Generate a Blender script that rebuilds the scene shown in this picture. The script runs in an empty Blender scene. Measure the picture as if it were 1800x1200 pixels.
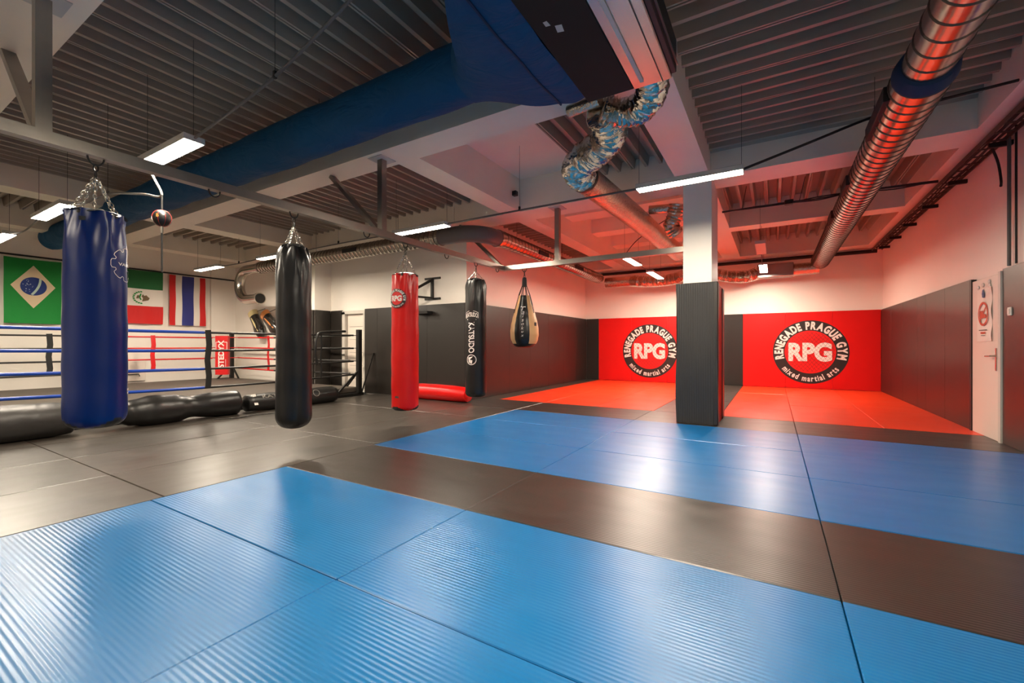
import bpy, math, random
from math import sin, cos, pi, radians, atan2, sqrt
from mathutils import Vector, Matrix
random.seed(7)
sc = bpy.context.scene
COL = sc.collection

# ------------------------------------------------------------------ camera, world, exposure
H = 1.09
cam_data = bpy.data.cameras.new('camera')
cam = bpy.data.objects.new('camera', cam_data); COL.objects.link(cam)
cam.location = (0, 0, H)
cam.rotation_euler = (radians(90), 0, radians(31.0))
cam_data.sensor_width = 36.0
cam_data.lens = 765.0 / 1800.0 * 36.0
cam_data.shift_y = 7.0 / 1800.0
cam_data.clip_start = 0.02
sc.camera = cam
world = bpy.data.worlds.new('world'); sc.world = world
world.use_nodes = True
world.node_tree.nodes['Background'].inputs[0].default_value = (0.9, 0.85, 0.8, 1)
world.node_tree.nodes['Background'].inputs[1].default_value = 0.02
sc.view_settings.view_transform = 'Standard'
sc.view_settings.look = 'None'
sc.view_settings.gamma = 1.0
sc.view_settings.use_curve_mapping = False
sc.view_settings.exposure = 2.7
sc.cycles.use_denoising = True
sc.cycles.max_bounces = 10
sc.cycles.diffuse_bounces = 5
sc.cycles.glossy_bounces = 4
sc.cycles.sample_clamp_indirect = 6.0
LAMP = 34.0            # strength of every tube lamp in the room
LAMP_COL = (1.0, 0.87, 0.70)

# ------------------------------------------------------------------ materials
def s2l(c):
    return tuple(((v / 255.0) / 12.92 if v / 255.0 <= 0.04045 else ((v / 255.0 + 0.055) / 1.055) ** 2.4) for v in c)

def mat(name, rgb, rough=0.5, metal=0.0, spec=0.5, bump=None, var=0.0, varscale=3.0, emit=None, coat=0.0, ribs=None, rvar=0.0, stretch=None, wrinkle=None):
    m = bpy.data.materials.new(name); m.use_nodes = True
    nt = m.node_tree; N = nt.nodes; L = nt.links
    b = N['Principled BSDF']
    c = s2l(rgb) + (1,)
    b.inputs['Base Color'].default_value = c
    b.inputs['Roughness'].default_value = rough
    b.inputs['Metallic'].default_value = metal
    b.inputs['Specular IOR Level'].default_value = spec
    b.inputs['Coat Weight'].default_value = coat
    if emit:
        b.inputs['Emission Color'].default_value = emit[0] + (1,)
        b.inputs['Emission Strength'].default_value = emit[1]
    tc = N.new('ShaderNodeTexCoord')
    geo = N.new('ShaderNodeNewGeometry')
    def noise(scale, detail=4, st=None):
        n = N.new('ShaderNodeTexNoise'); n.inputs['Scale'].default_value = scale; n.inputs['Detail'].default_value = detail
        if st:
            mp = N.new('ShaderNodeMapping'); mp.inputs['Scale'].default_value = st
            L.new(geo.outputs['Position'], mp.inputs['Vector']); L.new(mp.outputs[0], n.inputs['Vector'])
        else:
            L.new(geo.outputs['Position'], n.inputs['Vector'])
        return n
    if var > 0:
        n = noise(varscale, 5, stretch)
        mx = N.new('ShaderNodeMixRGB'); mx.blend_type = 'MIX'
        d = tuple(min(1, v * (1 + var)) for v in c[:3]) + (1,); e = tuple(v * (1 - var) for v in c[:3]) + (1,)
        mx.inputs[1].default_value = e; mx.inputs[2].default_value = d
        L.new(n.outputs[0], mx.inputs[0]); L.new(mx.outputs[0], b.inputs['Base Color'])
    if rvar > 0:
        n = noise(2.0, 2, stretch)
        mr = N.new('ShaderNodeMapRange'); mr.inputs[1].default_value = 0.15; mr.inputs[2].default_value = 0.85
        mr.inputs[3].default_value = rough - rvar; mr.inputs[4].default_value = rough + rvar
        L.new(n.outputs[0], mr.inputs[0]); L.new(mr.outputs[0], b.inputs['Roughness'])
    prev = None
    def addbump(src, strength, dist):
        nonlocal prev
        bp = N.new('ShaderNodeBump'); bp.inputs['Strength'].default_value = strength; bp.inputs['Distance'].default_value = dist
        L.new(src, bp.inputs['Height'])
        if prev: L.new(prev, bp.inputs['Normal'])
        prev = bp.outputs[0]
    if bump:
        n = noise(bump[0], 2); addbump(n.outputs[0], bump[1], bump[2])
    if wrinkle:   # crumpled foil or cloth: distorted, stretched noise
        n = N.new('ShaderNodeTexNoise'); n.inputs['Scale'].default_value = wrinkle[0]; n.inputs['Detail'].default_value = 3
        n.inputs['Distortion'].default_value = 1.2
        mp = N.new('ShaderNodeMapping'); mp.inputs['Scale'].default_value = wrinkle[3]
        L.new(tc.outputs['Object'], mp.inputs['Vector']); L.new(mp.outputs[0], n.inputs['Vector'])
        addbump(n.outputs[0], wrinkle[1], wrinkle[2])
    if ribs:      # moulded ribs: (axis, pitch, strength)
        sep = N.new('ShaderNodeSeparateXYZ'); L.new(geo.outputs['Position'], sep.inputs[0])
        ax = {'X': 0, 'Y': 1, 'Z': 2}[ribs[0]]
        mu = N.new('ShaderNodeMath'); mu.operation = 'MULTIPLY'; mu.inputs[1].default_value = 2 * pi / ribs[1]
        L.new(sep.outputs[ax], mu.inputs[0])
        si = N.new('ShaderNodeMath'); si.operation = 'SINE'; L.new(mu.outputs[0], si.inputs[0])
        addbump(si.outputs[0], ribs[2], 0.0022)
    if prev: L.new(prev, b.inputs['Normal'])
    return m

M = {}
WALLC = (238, 231, 221)
M['wall'] = mat('wall_paint', WALLC, 0.5, bump=(60, 0.08, 0.01), var=0.03, varscale=1.5)
M['beam'] = mat('beam_paint', (236, 226, 210), 0.36, bump=(12, 0.3, 0.002), var=0.05)
M['deck'] = mat('deck_paint', (158, 146, 132), 0.34, var=0.05, varscale=2)
M['subfloor'] = mat('subfloor', (40, 38, 36), 0.8)
M['blue'] = mat('mat_blue', (0, 105, 165), 0.32, spec=0.5, ribs=('Y', 0.021, 0.16), var=0.10, varscale=2.5, rvar=0.05, stretch=(1, 3, 1))
M['blue_far'] = mat('mat_blue_smooth', (0, 101, 164), 0.335, spec=0.6, var=0.10, varscale=2.5, rvar=0.05, stretch=(1, 3, 1))
M['black'] = mat('mat_black', (60, 54, 48), 0.335, spec=1.0, var=0.22, varscale=3, rvar=0.05, stretch=(3, 1, 1))
M['black_strip'] = mat('mat_black_strip', (44, 38, 34), 0.335, spec=0.8, var=0.2, varscale=3, rvar=0.05, ribs=('Y', 0.021, 0.15), stretch=(1, 3, 1))
M['red'] = mat('mat_red', (240, 64, 26), 0.34, spec=0.5, var=0.06, rvar=0.05, ribs=('Y', 0.03, 0.12))
M['pad_red'] = mat('pad_red', (212, 8, 4), 0.5, spec=0.35, var=0.04)
M['pad_black'] = mat('pad_black', (36, 31, 27), 0.34, spec=0.7, var=0.15, varscale=5)
M['pad_rib'] = mat('pad_black_ribbed', (44, 43, 42), 0.5, spec=0.5, var=0.15, ribs=('X', 0.03, 0.6))
M['pad_blue'] = mat('pad_blue', (20, 60, 150), 0.5)
M['print_black'] = mat('print_black', (34, 30, 28), 0.5)
M['print_white'] = mat('print_white', (232, 222, 214), 0.5)
M['print_grey'] = mat('print_grey', (120, 116, 110), 0.5)
M['print_red'] = mat('print_red', (214, 16, 12), 0.5)
M['steel'] = mat('raw_steel', (156, 150, 142), 0.30, metal=0.9, var=0.15, varscale=6, bump=(30, 0.1, 0.004))
M['steel_dark'] = mat('dark_steel', (40, 38, 36), 0.45, metal=0.5)
M['chrome'] = mat('zinc_chain', (190, 186, 176), 0.25, metal=1.0)
M['spiral'] = mat('spiral_duct', (188, 180, 170), 0.22, metal=1.0, var=0.1, varscale=4, bump=(9, 0.12, 0.02), rvar=0.06)
M['seam'] = mat('duct_seam', (92, 84, 76), 0.4, metal=0.8)  # dark reflection on the raised ridges put into the colour
M['foil'] = mat('foil', (214, 204, 192), 0.17, metal=1.0, wrinkle=(9, 0.5, 0.02, (1, 1, 1)))
M['foil_pipe'] = mat('foil_pipe', (205, 190, 172), 0.22, metal=1.0, wrinkle=(22, 0.6, 0.02, (1, 1, 1)))
M['vent'] = mat('vent_black', (22, 20, 19), 0.6)
M['grey_pvc'] = mat('grey_elbow', (104, 102, 100), 0.35)
M['fabric'] = mat('blue_fabric', (8, 72, 112), 0.7, spec=0.25, wrinkle=(3.5, 0.5, 0.06, (0.7, 1.6, 1.6)), var=0.08)
M['fabric_seam'] = mat('fabric_seam', (8, 40, 74), 0.7)
M['ahu_dark'] = mat('unit_dark_panel', (44, 40, 36), 0.75, spec=0.2)
M['ahu_metal'] = mat('unit_zinc_panel', (170, 164, 160), 0.25, metal=0.9, var=0.06)
M['ahu_black'] = mat('unit_black', (26, 25, 25), 0.5)
M['vinyl_blue'] = mat('vinyl_blue', (1, 34, 96), 0.30, spec=0.3, bump=(4, 0.25, 0.03))
M['vinyl_black'] = mat('vinyl_black', (26, 25, 24), 0.34, spec=0.4, bump=(4, 0.3, 0.03))
M['vinyl_black_b'] = mat('vinyl_black_worn', (46, 44, 42), 0.42, spec=0.5, bump=(5, 0.6, 0.03), var=0.2)
M['vinyl_red'] = mat('vinyl_red', (205, 10, 8), 0.32, spec=0.4, bump=(4, 0.25, 0.03))
M['cream'] = mat('vinyl_cream', (224, 178, 124), 0.45, var=0.12, varscale=8)
M['rubber'] = mat('rubber', (24, 23, 22), 0.5)
M['strap'] = mat('webbing', (26, 25, 25), 0.7)
M['rope_blue'] = mat('rope_blue', (12, 66, 170), 0.35)
M['rope_black'] = mat('rope_black', (34, 33, 32), 0.38)
M['rope_red'] = mat('rope_red', (196, 20, 22), 0.4)
M['canvas'] = mat('ring_canvas', (72, 64, 56), 0.7, var=0.15, varscale=3)
M['lamp_on'] = mat('lamp_diffuser', (255, 250, 240), 0.5, emit=(LAMP_COL, LAMP))
M['lamp_off'] = mat('lamp_diffuser_off', (225, 215, 200), 0.5)
M['housing'] = mat('lamp_housing', (190, 188, 184), 0.5)
M['wire'] = mat('wire', (46, 42, 40), 0.5)
M['conduit'] = mat('conduit_grey', (92, 89, 85), 0.5)
M['cable'] = mat('cable_black', (30, 26, 24), 0.6)
M['tray'] = mat('cable_tray', (86, 74, 66), 0.5, metal=0.5)
M['door_white'] = mat('door_white', (226, 214, 202), 0.45)
M['door_frame'] = mat('door_frame', (206, 200, 190), 0.5)
M['paper'] = mat('paper', (236, 228, 218), 0.6)
M['paper_red'] = mat('paper_red', (206, 70, 34), 0.6)
M['paper_blue'] = mat('paper_blue', (40, 66, 120), 0.6)
M['paper_dark'] = mat('paper_dark', (70, 62, 58), 0.6)
M['plastic'] = mat('white_plastic', (226, 218, 206), 0.35)
M['glassy'] = mat('suction_cup', (228, 222, 214), 0.15)
M['fl_green'] = mat('flag_green', (0, 134, 48), 0.7, wrinkle=(3, 0.5, 0.05, (1, 1, 0.5)))
M['fl_cream'] = mat('flag_cream', (226, 204, 168), 0.7)
M['fl_blue'] = mat('flag_blue', (26, 52, 122), 0.7)
M['fl_band'] = mat('flag_band', (190, 214, 200), 0.7)
M['fl_star'] = mat('flag_star', (226, 232, 232), 0.7)
M['fl_dgreen'] = mat('flag_dark_green', (24, 104, 50), 0.7, wrinkle=(3, 0.5, 0.05, (1, 1, 0.5)))
M['fl_white'] = mat('flag_white', (232, 224, 214), 0.7, wrinkle=(3, 0.4, 0.05, (1, 1, 0.5)))
M['fl_red'] = mat('flag_red', (206, 26, 24), 0.7, wrinkle=(3, 0.5, 0.05, (1, 1, 0.5)))
M['fl_navy'] = mat('flag_navy', (48, 54, 130), 0.7, wrinkle=(3, 0.5, 0.05, (1, 1, 0.5)))
M['fl_brown'] = mat('flag_brown', (112, 92, 64), 0.7)
M['glove'] = mat('glove_black', (30, 28, 24), 0.3, coat=0.3)
M['glove_gold'] = mat('glove_gold', (206, 190, 140), 0.35)
M['glove_orange'] = mat('glove_orange', (190, 120, 66), 0.4)
M['ball_red'] = mat('ball_red', (190, 40, 30), 0.5)
M['gold'] = mat('gold_print', (190, 140, 60), 0.4)

# ------------------------------------------------------------------ mesh builder
def worldorg(o):
    v = Vector((0, 0, 0))
    while o is not None:
        v += Vector(o.location); o = o.parent
    return v

class MB:
    def __init__(s): s.v = []; s.f = []; s.m = []; s.cm = 0
    def quad(s, *p):
        i = len(s.v); s.v += [tuple(q) for q in p]; s.f.append(tuple(range(i, i + len(p)))); s.m.append(s.cm)
    def box(s, x0, x1, y0, y1, z0, z1, bev=0.0):
        if bev <= 0:
            i = len(s.v)
            s.v += [(x0, y0, z0), (x1, y0, z0), (x1, y1, z0), (x0, y1, z0), (x0, y0, z1), (x1, y0, z1), (x1, y1, z1), (x0, y1, z1)]
            for f in ((0, 3, 2, 1), (4, 5, 6, 7), (0, 1, 5, 4), (1, 2, 6, 5), (2, 3, 7, 6), (3, 0, 4, 7)):
                s.f.append(tuple(i + k for k in f)); s.m.append(s.cm)
        else:
            b = bev; i = len(s.v); cs = []
            X = (x0, x1); Y = (y0, y1); Z = (z0, z1)
            for iz in (0, 1):
                for ix, iy in ((0, 0), (1, 0), (1, 1), (0, 1)):
                    sx = 1 if ix == 0 else -1; sy = 1 if iy == 0 else -1; sz = 1 if iz == 0 else -1
                    x, y, z = X[ix], Y[iy], Z[iz]
                    s.v += [(x, y + sy * b, z + sz * b), (x + sx * b, y, z + sz * b), (x + sx * b, y + sy * b, z)]
            A = lambda c, k: i + c * 3 + k
            fs = [(A(0, 0), A(4, 0), A(7, 0), A(3, 0)), (A(1, 0), A(2, 0), A(6, 0), A(5, 0)),
                  (A(0, 1), A(1, 1), A(5, 1), A(4, 1)), (A(2, 1), A(3, 1), A(7, 1), A(6, 1)),
                  (A(0, 2), A(3, 2), A(2, 2), A(1, 2)), (A(4, 2), A(5, 2), A(6, 2), A(7, 2))]
            for c, d in ((0, 4), (1, 5), (2, 6), (3, 7)): fs.append((A(c, 0), A(c, 1), A(d, 1), A(d, 0)))
            for c, d in ((0, 1), (2, 3), (4, 5), (6, 7)): fs.append((A(c, 1), A(c, 2), A(d, 2), A(d, 1)))
            for c, d in ((1, 2), (3, 0), (5, 6), (7, 4)): fs.append((A(c, 0), A(c, 2), A(d, 2), A(d, 0)))
            for c in range(8): fs.append((A(c, 0), A(c, 1), A(c, 2)))
            for f in fs: s.f.append(f); s.m.append(s.cm)
        return s
    def sweep(s, path, rad, n=16, cap=True, up=None, mats=None, sx=1.0, sy=1.0):
        """round (or elliptic) tube through path; rad is one radius or one for each point"""
        P = [Vector(p) for p in path]; R = rad if isinstance(rad, (list, tuple)) else [rad] * len(P)
        T = []
        for k in range(len(P)):
            a = P[max(0, k - 1)]; b = P[min(len(P) - 1, k + 1)]
            t = (b - a)
            T.append(t.normalized() if t.length > 1e-9 else (T[-1] if T else Vector((0, 0, 1))))
        u = Vector(up) if up else (Vector((0, 0, 1)) if abs(T[0].z) < 0.9 else Vector((1, 0, 0)))
        u = (u - T[0] * u.dot(T[0])).normalized(); base = len(s.v)
        for k in range(len(P)):
            u = (u - T[k] * u.dot(T[k])).normalized(); w = T[k].cross(u)
            for j in range(n):
                a = 2 * pi * (j + 0.5) / n
                s.v.append(tuple(P[k] + u * (cos(a) * R[k] * sx) + w * (sin(a) * R[k] * sy)))
        for k in range(len(P) - 1):
            for j in range(n):
                a = base + k * n + j; b = base + k * n + (j + 1) % n
                s.f.append((a, b, b + n, a + n)); s.m.append(mats[k] if mats else s.cm)
        if cap:
            s.f.append(tuple(base + j for j in range(n - 1, -1, -1))); s.m.append(s.cm)
            e = base + (len(P) - 1) * n
            s.f.append(tuple(e + j for j in range(n))); s.m.append(s.cm)
        return s
    def bar(s, a, b, w, h):
        """square tube from a to b"""
        a = Vector(a); b = Vector(b); t = (b - a).normalized()
        u = Vector((0, 0, 1)) if abs(t.z) < 0.95 else Vector((0, 1, 0))
        u = (u - t * u.dot(t)).normalized(); v = t.cross(u); i = len(s.v)
        for p in (a, b):
            for cu, cv in ((-1, -1), (1, -1), (1, 1), (-1, 1)):
                s.v.append(tuple(p + u * (cu * h / 2) + v * (cv * w / 2)))
        for f in ((3, 2, 1, 0), (4, 5, 6, 7), (0, 1, 5, 4), (1, 2, 6, 5), (2, 3, 7, 6), (3, 0, 4, 7)):
            s.f.append(tuple(i + k for k in f)); s.m.append(s.cm)
        return s
    def lathe(s, prof, cx, cy, n=48, disp=None, mats=None, cap=True):
        """prof: [(r, z)] from bottom to top; disp(k, ang, r, z) -> r"""
        base = len(s.v)
        for k, (r, z) in enumerate(prof):
            for j in range(n):
                a = 2 * pi * j / n; rr = disp(k, a, r, z) if disp else r
                dz = 0
                if isinstance(rr, tuple): rr, dz = rr
                s.v.append((cx + cos(a) * rr, cy + sin(a) * rr, z + dz))
        for k in range(len(prof) - 1):
            for j in range(n):
                a = base + k * n + j; b = base + k * n + (j + 1) % n
                s.f.append((a, b, b + n, a + n))
                s.m.append((mats(k, 2 * pi * (j + 0.5) / n) if mats else s.cm))
        if cap:
            s.f.append(tuple(base + j for j in range(n - 1, -1, -1))); s.m.append(s.cm if not mats else mats(0, 0))
            e = base + (len(prof) - 1) * n
            s.f.append(tuple(e + j for j in range(n))); s.m.append(s.cm if not mats else mats(len(prof) - 2, 0))
        return s
    def sphere(s, c, r, n=16, sc_=(1, 1, 1), rot=None):
        base = len(s.v); k = n // 2; c = Vector(c)
        for i in range(1, k):
            t = pi * i / k
            for j in range(n):
                a = 2 * pi * j / n
                p = Vector((sin(t) * cos(a) * r * sc_[0], sin(t) * sin(a) * r * sc_[1], -cos(t) * r * sc_[2]))
                if rot: p = rot @ p
                s.v.append(tuple(c + p))
        for q in (-1, 1):
            p = Vector((0, 0, q * r * sc_[2])); p = rot @ p if rot else p
            s.v.append(tuple(c + p))
        b0 = len(s.v) - 2
        for i in range(k - 2):
            for j in range(n):
                a = base + i * n + j; b = base + i * n + (j + 1) % n
                s.f.append((a, b, b + n, a + n)); s.m.append(s.cm)
        for j in range(n):
            s.f.append((b0, base + (j + 1) % n, base + j)); s.m.append(s.cm)
            e = base + (k - 2) * n
            s.f.append((e + j, e + (j + 1) % n, b0 + 1)); s.m.append(s.cm)
        return s
    def patch(s, fn, nu, nv):
        base = len(s.v)
        for i in range(nu + 1):
            for j in range(nv + 1): s.v.append(tuple(fn(i / nu, j / nv)))
        for i in range(nu):
            for j in range(nv):
                a = base + i * (nv + 1) + j
                s.f.append((a, a + nv + 1, a + nv + 2, a + 1)); s.m.append(s.cm)
        return s
    def mapped(s, vf, fn):
        vs, fs = vf; i = len(s.v)
        s.v += [tuple(fn(a, b)) for a, b in vs]
        for f in fs: s.f.append(tuple(i + k for k in f)); s.m.append(s.cm)
        return s
    def build(s, name, mats, parent=None, smooth=False, org=None, label=None):
        me = bpy.data.meshes.new(name)
        if parent is not None: o3 = worldorg(parent); loc = Vector((0, 0, 0))
        else:
            if org is None:
                xs = [v[0] for v in s.v]; ys = [v[1] for v in s.v]; zs = [v[2] for v in s.v]
                org = ((min(xs) + max(xs)) / 2, (min(ys) + max(ys)) / 2, min(zs))
            o3 = Vector(org); loc = o3
        me.from_pydata([(v[0] - o3.x, v[1] - o3.y, v[2] - o3.z) for v in s.v], [], s.f)
        if not isinstance(mats, (list, tuple)): mats = [mats]
        for m in mats: me.materials.append(M[m] if isinstance(m, str) else m)
        me.polygons.foreach_set('material_index', s.m)
        if smooth: me.polygons.foreach_set('use_smooth', [True] * len(me.polygons))
        me.update()
        if smooth:
            try: me.set_sharp_from_angle(angle=radians(42))
            except Exception: pass
        o = bpy.data.objects.new(name, me); COL.objects.link(o)
        o.location = loc
        if parent is not None: o.parent = parent
        if label: o['label'] = label
        return o

def tag(o, label, cat, group=None, kind=None):
    o['label'] = label; o['category'] = cat
    if group: o['group'] = group
    if kind: o['kind'] = kind
    return o
def thing(name, loc, label, cat, group=None):
    o = bpy.data.objects.new(name, None); COL.objects.link(o); o.location = loc
    o.empty_display_size = 0.1
    return tag(o, label, cat, group)
def part(t, name):
    for o in COL.objects:
        if o.parent is t and o.name.split('.')[0] == name: return o
    return t
def struct(o): o['kind'] = 'structure'; return o

# text glyphs as flat outlines
_tc = {}
def text2d(txt, size=1.0, bold=0.0, sx=1.0, shear=0.0):
    key = (txt, size, bold, sx, shear)
    if key in _tc: return _tc[key]
    cu = bpy.data.curves.new('txt', 'FONT'); cu.body = txt; cu.size = size; cu.offset = bold * size; cu.resolution_u = 4; cu.shear = shear
    ob = bpy.data.objects.new('txt', cu); COL.objects.link(ob)
    dg = bpy.context.evaluated_depsgraph_get(); dg.update()
    me = bpy.data.meshes.new_from_object(ob.evaluated_get(dg))
    vs = [(v.co.x * sx, v.co.y) for v in me.vertices]; fs = [tuple(p.vertices) for p in me.polygons]
    bpy.data.objects.remove(ob); bpy.data.curves.remove(cu); bpy.data.meshes.remove(me)
    _tc[key] = (vs, fs); return vs, fs
def bounds(vs): return min(v[0] for v in vs), max(v[0] for v in vs), min(v[1] for v in vs), max(v[1] for v in vs)
def centred(txt, size, bold=0.0, sx=1.0, width=None, height=None, shear=0.0):
    vs, fs = text2d(txt, 1.0, bold, 1.0, shear); a, b, c, d = bounds(vs)
    kx = size * sx; ky = size
    if width: kx = width / (b - a)
    if height: ky = height / (d - c)
    return [((x - (a + b) / 2) * kx, (y - (c + d) / 2) * ky) for x, y in vs], fs
def arc_text(txt, R, height, a0, a1, bold=0.03, inward=False, wfac=1.0):
    """letters along a circle from angle a0 to a1 (degrees); inward: read along the bottom"""
    n = len(txt); adv = []
    for ch in txt:
        if ch == ' ': adv.append(0.45)
        else:
            a, b, c, d = bounds(text2d(ch, 1.0, bold)[0]); adv.append((b - a) + 0.10)
    tot = sum(adv); ang = a0; V = []; F = []
    cap = bounds(text2d('E' if txt.isupper() else 'd', 1.0, bold)[0]); hh = cap[3]
    for ch, w in zip(txt, adv):
        da = (a1 - a0) * w / tot
        if ch != ' ':
            vs, fs = text2d(ch, 1.0, bold); a, b, c, d = bounds(vs)
            th = radians(ang + da / 2)
            wid = abs(radians(da)) * R * 0.86
            i = len(V)
            for x, y in vs:
                lx = (x - (a + b) / 2) / max(1e-6, (b - a)) * wid * (b - a) / (w - 0.0) * 1.12
                ly = (y / hh - 0.5) * height
                if not inward: V.append((cos(th) * (R + ly) + sin(th) * lx, sin(th) * (R + ly) - cos(th) * lx))
                else: V.append((cos(th) * (R - ly) - sin(th) * lx, sin(th) * (R - ly) + cos(th) * lx))
            F += [tuple(i + k for k in f) for f in fs]
        ang += da
    return V, F
def disc2d(r0, r1, n=64, rings=1):
    V = []; F = []
    for k in range(rings + 1):
        r = r0 + (r1 - r0) * k / rings
        for j in range(n): V.append((cos(2 * pi * j / n) * r, sin(2 * pi * j / n) * r))
    for k in range(rings):
        for j in range(n):
            a = k * n + j; b = k * n + (j + 1) % n; F.append((a, b, b + n, a + n))
    return V, F
def line2d(pts, w):
    V = []; F = []
    for (x0, y0), (x1, y1) in zip(pts, pts[1:]):
        dx, dy = x1 - x0, y1 - y0; l = sqrt(dx * dx + dy * dy) or 1; nx, ny = -dy / l * w / 2, dx / l * w / 2
        i = len(V); V += [(x0 + nx, y0 + ny), (x0 - nx, y0 - ny), (x1 - nx, y1 - ny), (x1 + nx, y1 + ny)]; F.append((i, i + 1, i + 2, i + 3))
    return V, F
def gym_logo(parent, fn, S, fence=True):
    """round logo of radius S; fn(s, t, lift) -> point"""
    e = 0.0015
    MB().mapped(disc2d(0.0, 1.0, 72, 6), lambda a, b: fn(a * S, b * S, e)).build('logo_disc', 'print_black', parent, label='round black logo disc')
    MB().mapped(disc2d(0.0, 0.675, 64, 4), lambda a, b: fn(a * S, b * S, 2 * e)).build('logo_centre', 'print_red', parent, label='red centre of the logo')
    m = MB()
    m.mapped(arc_text('RENEGADE PRAGUE GYM', 0.84, 0.235, 197, -17, 0.05), lambda a, b: fn(a * S, b * S, 3 * e))
    m.mapped(arc_text('mixed martial arts', 0.84, 0.17, 215, 325, 0.03, inward=True), lambda a, b: fn(a * S, b * S, 3 * e))
    m.mapped(centred('RPG', 1, 0.05, width=1.14, height=0.60), lambda a, b: fn(a * S, b * S, 3 * e))
    m.build('lettering', 'print_white', parent, label='white lettering of the logo')
    if fence:
        m = MB(); p = 0.125
        for q in range(-12, 13):
            for sg in (-1, 1):
                # wavy chain link line clipped to the inner circle
                pts = []
                for k in range(-40, 41):
                    t = k / 40 * 1.4; x = t * 0.7; y = sg * t * 0.8 + q * p * 1.05 + 0.014 * sin(t * 40)
                    if x * x + y * y < 0.655 ** 2: pts.append((x, y))
                    else:
                        if len(pts) > 1: m.mapped(line2d(pts, 0.0055), lambda a, b: fn(a * S, b * S, 4 * e))
                        pts = []
                if len(pts) > 1: m.mapped(line2d(pts, 0.0055), lambda a, b: fn(a * S, b * S, 4 * e))
        m.build('chain_link_print', 'print_black', parent, label='printed black chain link lines')

# ------------------------------------------------------------------ dimensions
XR = 2.22; XL = -14.0; YB = 13.36; YW = 6.96; XC = -5.24; YN = -3.2; ZT = 4.12
ZBEAM = 3.42; ZD = 3.75

# ------------------------------------------------------------------ room shell
def S(name, x0, x1, y0, y1, z0, z1, m): return struct(MB().box(x0, x1, y0, y1, z0, z1).build(name, m))
S('floor', XL - .2, XR + .2, YN - .2, YB + .2, -0.20, -0.045, 'subfloor')
S('wall_right', XR, XR + .2, YN, YB + .2, -0.05, ZT, 'wall')
S('wall_back', XC, XR, YB, YB + .2, -0.05, ZT, 'wall')
S('wall_corner', XC - .2, XC, YW, YB + .2, -0.05, ZT, 'wall')
S('wall_left', XL - .2, XL, YN, YW + .2, -0.05, ZT, 'wall')
# the wall behind the ring, with the doorway left open
_w = MB(); _w.box(XL, -8.95, YW, YW + .2, -0.05, ZT); _w.box(-8.16, XC - .2, YW, YW + .2, -0.05, ZT); _w.box(-8.95, -8.16, YW, YW + .2, 1.90, ZT)
struct(_w.build('wall_ring', 'wall'))
S('wall_near', XL, XR, YN - .2, YN, -0.05, ZT, 'wall')
S('ceiling', XL - .2, XR + .2, YN - .2, YB + .2, ZT, ZT + .15, 'beam')
# pilasters on the flag wall
S('trim_1', XL, XL + .08, 3.30, 4.05, 0, 3.42, 'wall')
S('trim_2', XL, XL + .08, 6.3, YW, 0, 3.42, 'wall')
# concrete beams
bi = [2]
def beam(x0, x1, y0, y1, z0=ZBEAM):
    bi[0] += 1
    S('trim_%d' % bi[0], x0, x1, y0, y1, z0, ZT + .02, 'beam')
beam(XL, XR, 0.62, 1.10)              # near cross beam
beam(XL, -0.75, 3.66, 4.05)              # cross beam under the blue duct
beam(XL, XC, 6.56, YW)                # column line, left of the corner
beam(XC, XR, 6.58, 7.12)              # column line over the padded column
beam(-1.17, -0.75, 1.10, 3.66); beam(-1.17, -0.75, 4.05, 6.58); beam(-1.17, -0.75, 7.12, 12.86)
beam(-4.13, -3.78, 4.05, 6.58); beam(-4.13, -3.78, 7.12, 12.86)
beam(-10.05, -9.62, 1.10, 3.66); beam(-10.05, -9.62, 4.05, 6.56)
beam(-13.0, -12.6, 1.10, 3.66); beam(-13.0, -12.6, 4.05, 6.56)
beam(1.88, XR, 1.10, 6.58); beam(1.88, XR, 7.12, 12.86)
beam(-0.75, 1.88, 9.62, 9.98)
beam(XC, XR, 12.86, YB)
beam(-0.98, -0.55, -3.2, 0.62)
for yy in (8.44, 10.02, 11.56): beam(-3.78, -1.17, yy, yy + 0.45, 3.80)
# flat slab between the cross beams
S('ceiling_slab', -3.78, -2.46, 4.05, 6.58, 3.98, ZT + .02, 'beam')
# corrugated steel deck
def deck(name, x0, x1, y0, y1, along, zb=ZD, pitch=0.205, dep=0.14):
    m = MB(); a0, a1 = (x0, x1) if along == 'Y' else (y0, y1); prof = []
    a = a0; k = 0
    while a < a1 - 1e-6:
        seq = [(0, zb), (0.042, zb), (0.066, zb + dep), (0.181, zb + dep), (0.205, zb)]
        if k % 3 == 0: seq = [(0, zb), (0.018, zb), (0.020, zb + .02), (0.030, zb + .02), (0.032, zb), (0.050, zb), (0.070, zb + dep), (0.181, zb + dep), (0.205, zb)]
        for q, z in seq[:-1]:
            if a + q < a1: prof.append((a + q, z))
        a += pitch; k += 1
    prof.append((a1, zb))
    top = zb + dep + 0.05
    for (p, z), (q, w) in zip(prof, prof[1:]):
        if along == 'Y': m.quad((p, y0, z), (q, y0, w), (q, y1, w), (p, y1, z)); m.quad((p, y0, top), (p, y1, top), (q, y1, top), (q, y0, top))
        else: m.quad((x0, p, z), (x0, q, w), (x1, q, w), (x1, p, z)); m.quad((x0, p, top), (x1, p, top), (x1, q, top), (x0, q, top))
    return struct(m.build(name, 'deck'))
deck('ceiling_deck', -9.62, -1.17, 1.10, 3.66, 'Y')
deck('ceiling_deck', -9.62, -4.13, 4.05, 6.56, 'Y')
deck('ceiling_deck', -2.46, -1.17, 4.05, 6.58, 'Y')
deck('ceiling_deck', -0.75, 1.88, 1.10, 6.58, 'X')
deck('ceiling_deck', -0.75, 1.88, 7.12, 9.62, 'Y')
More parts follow.
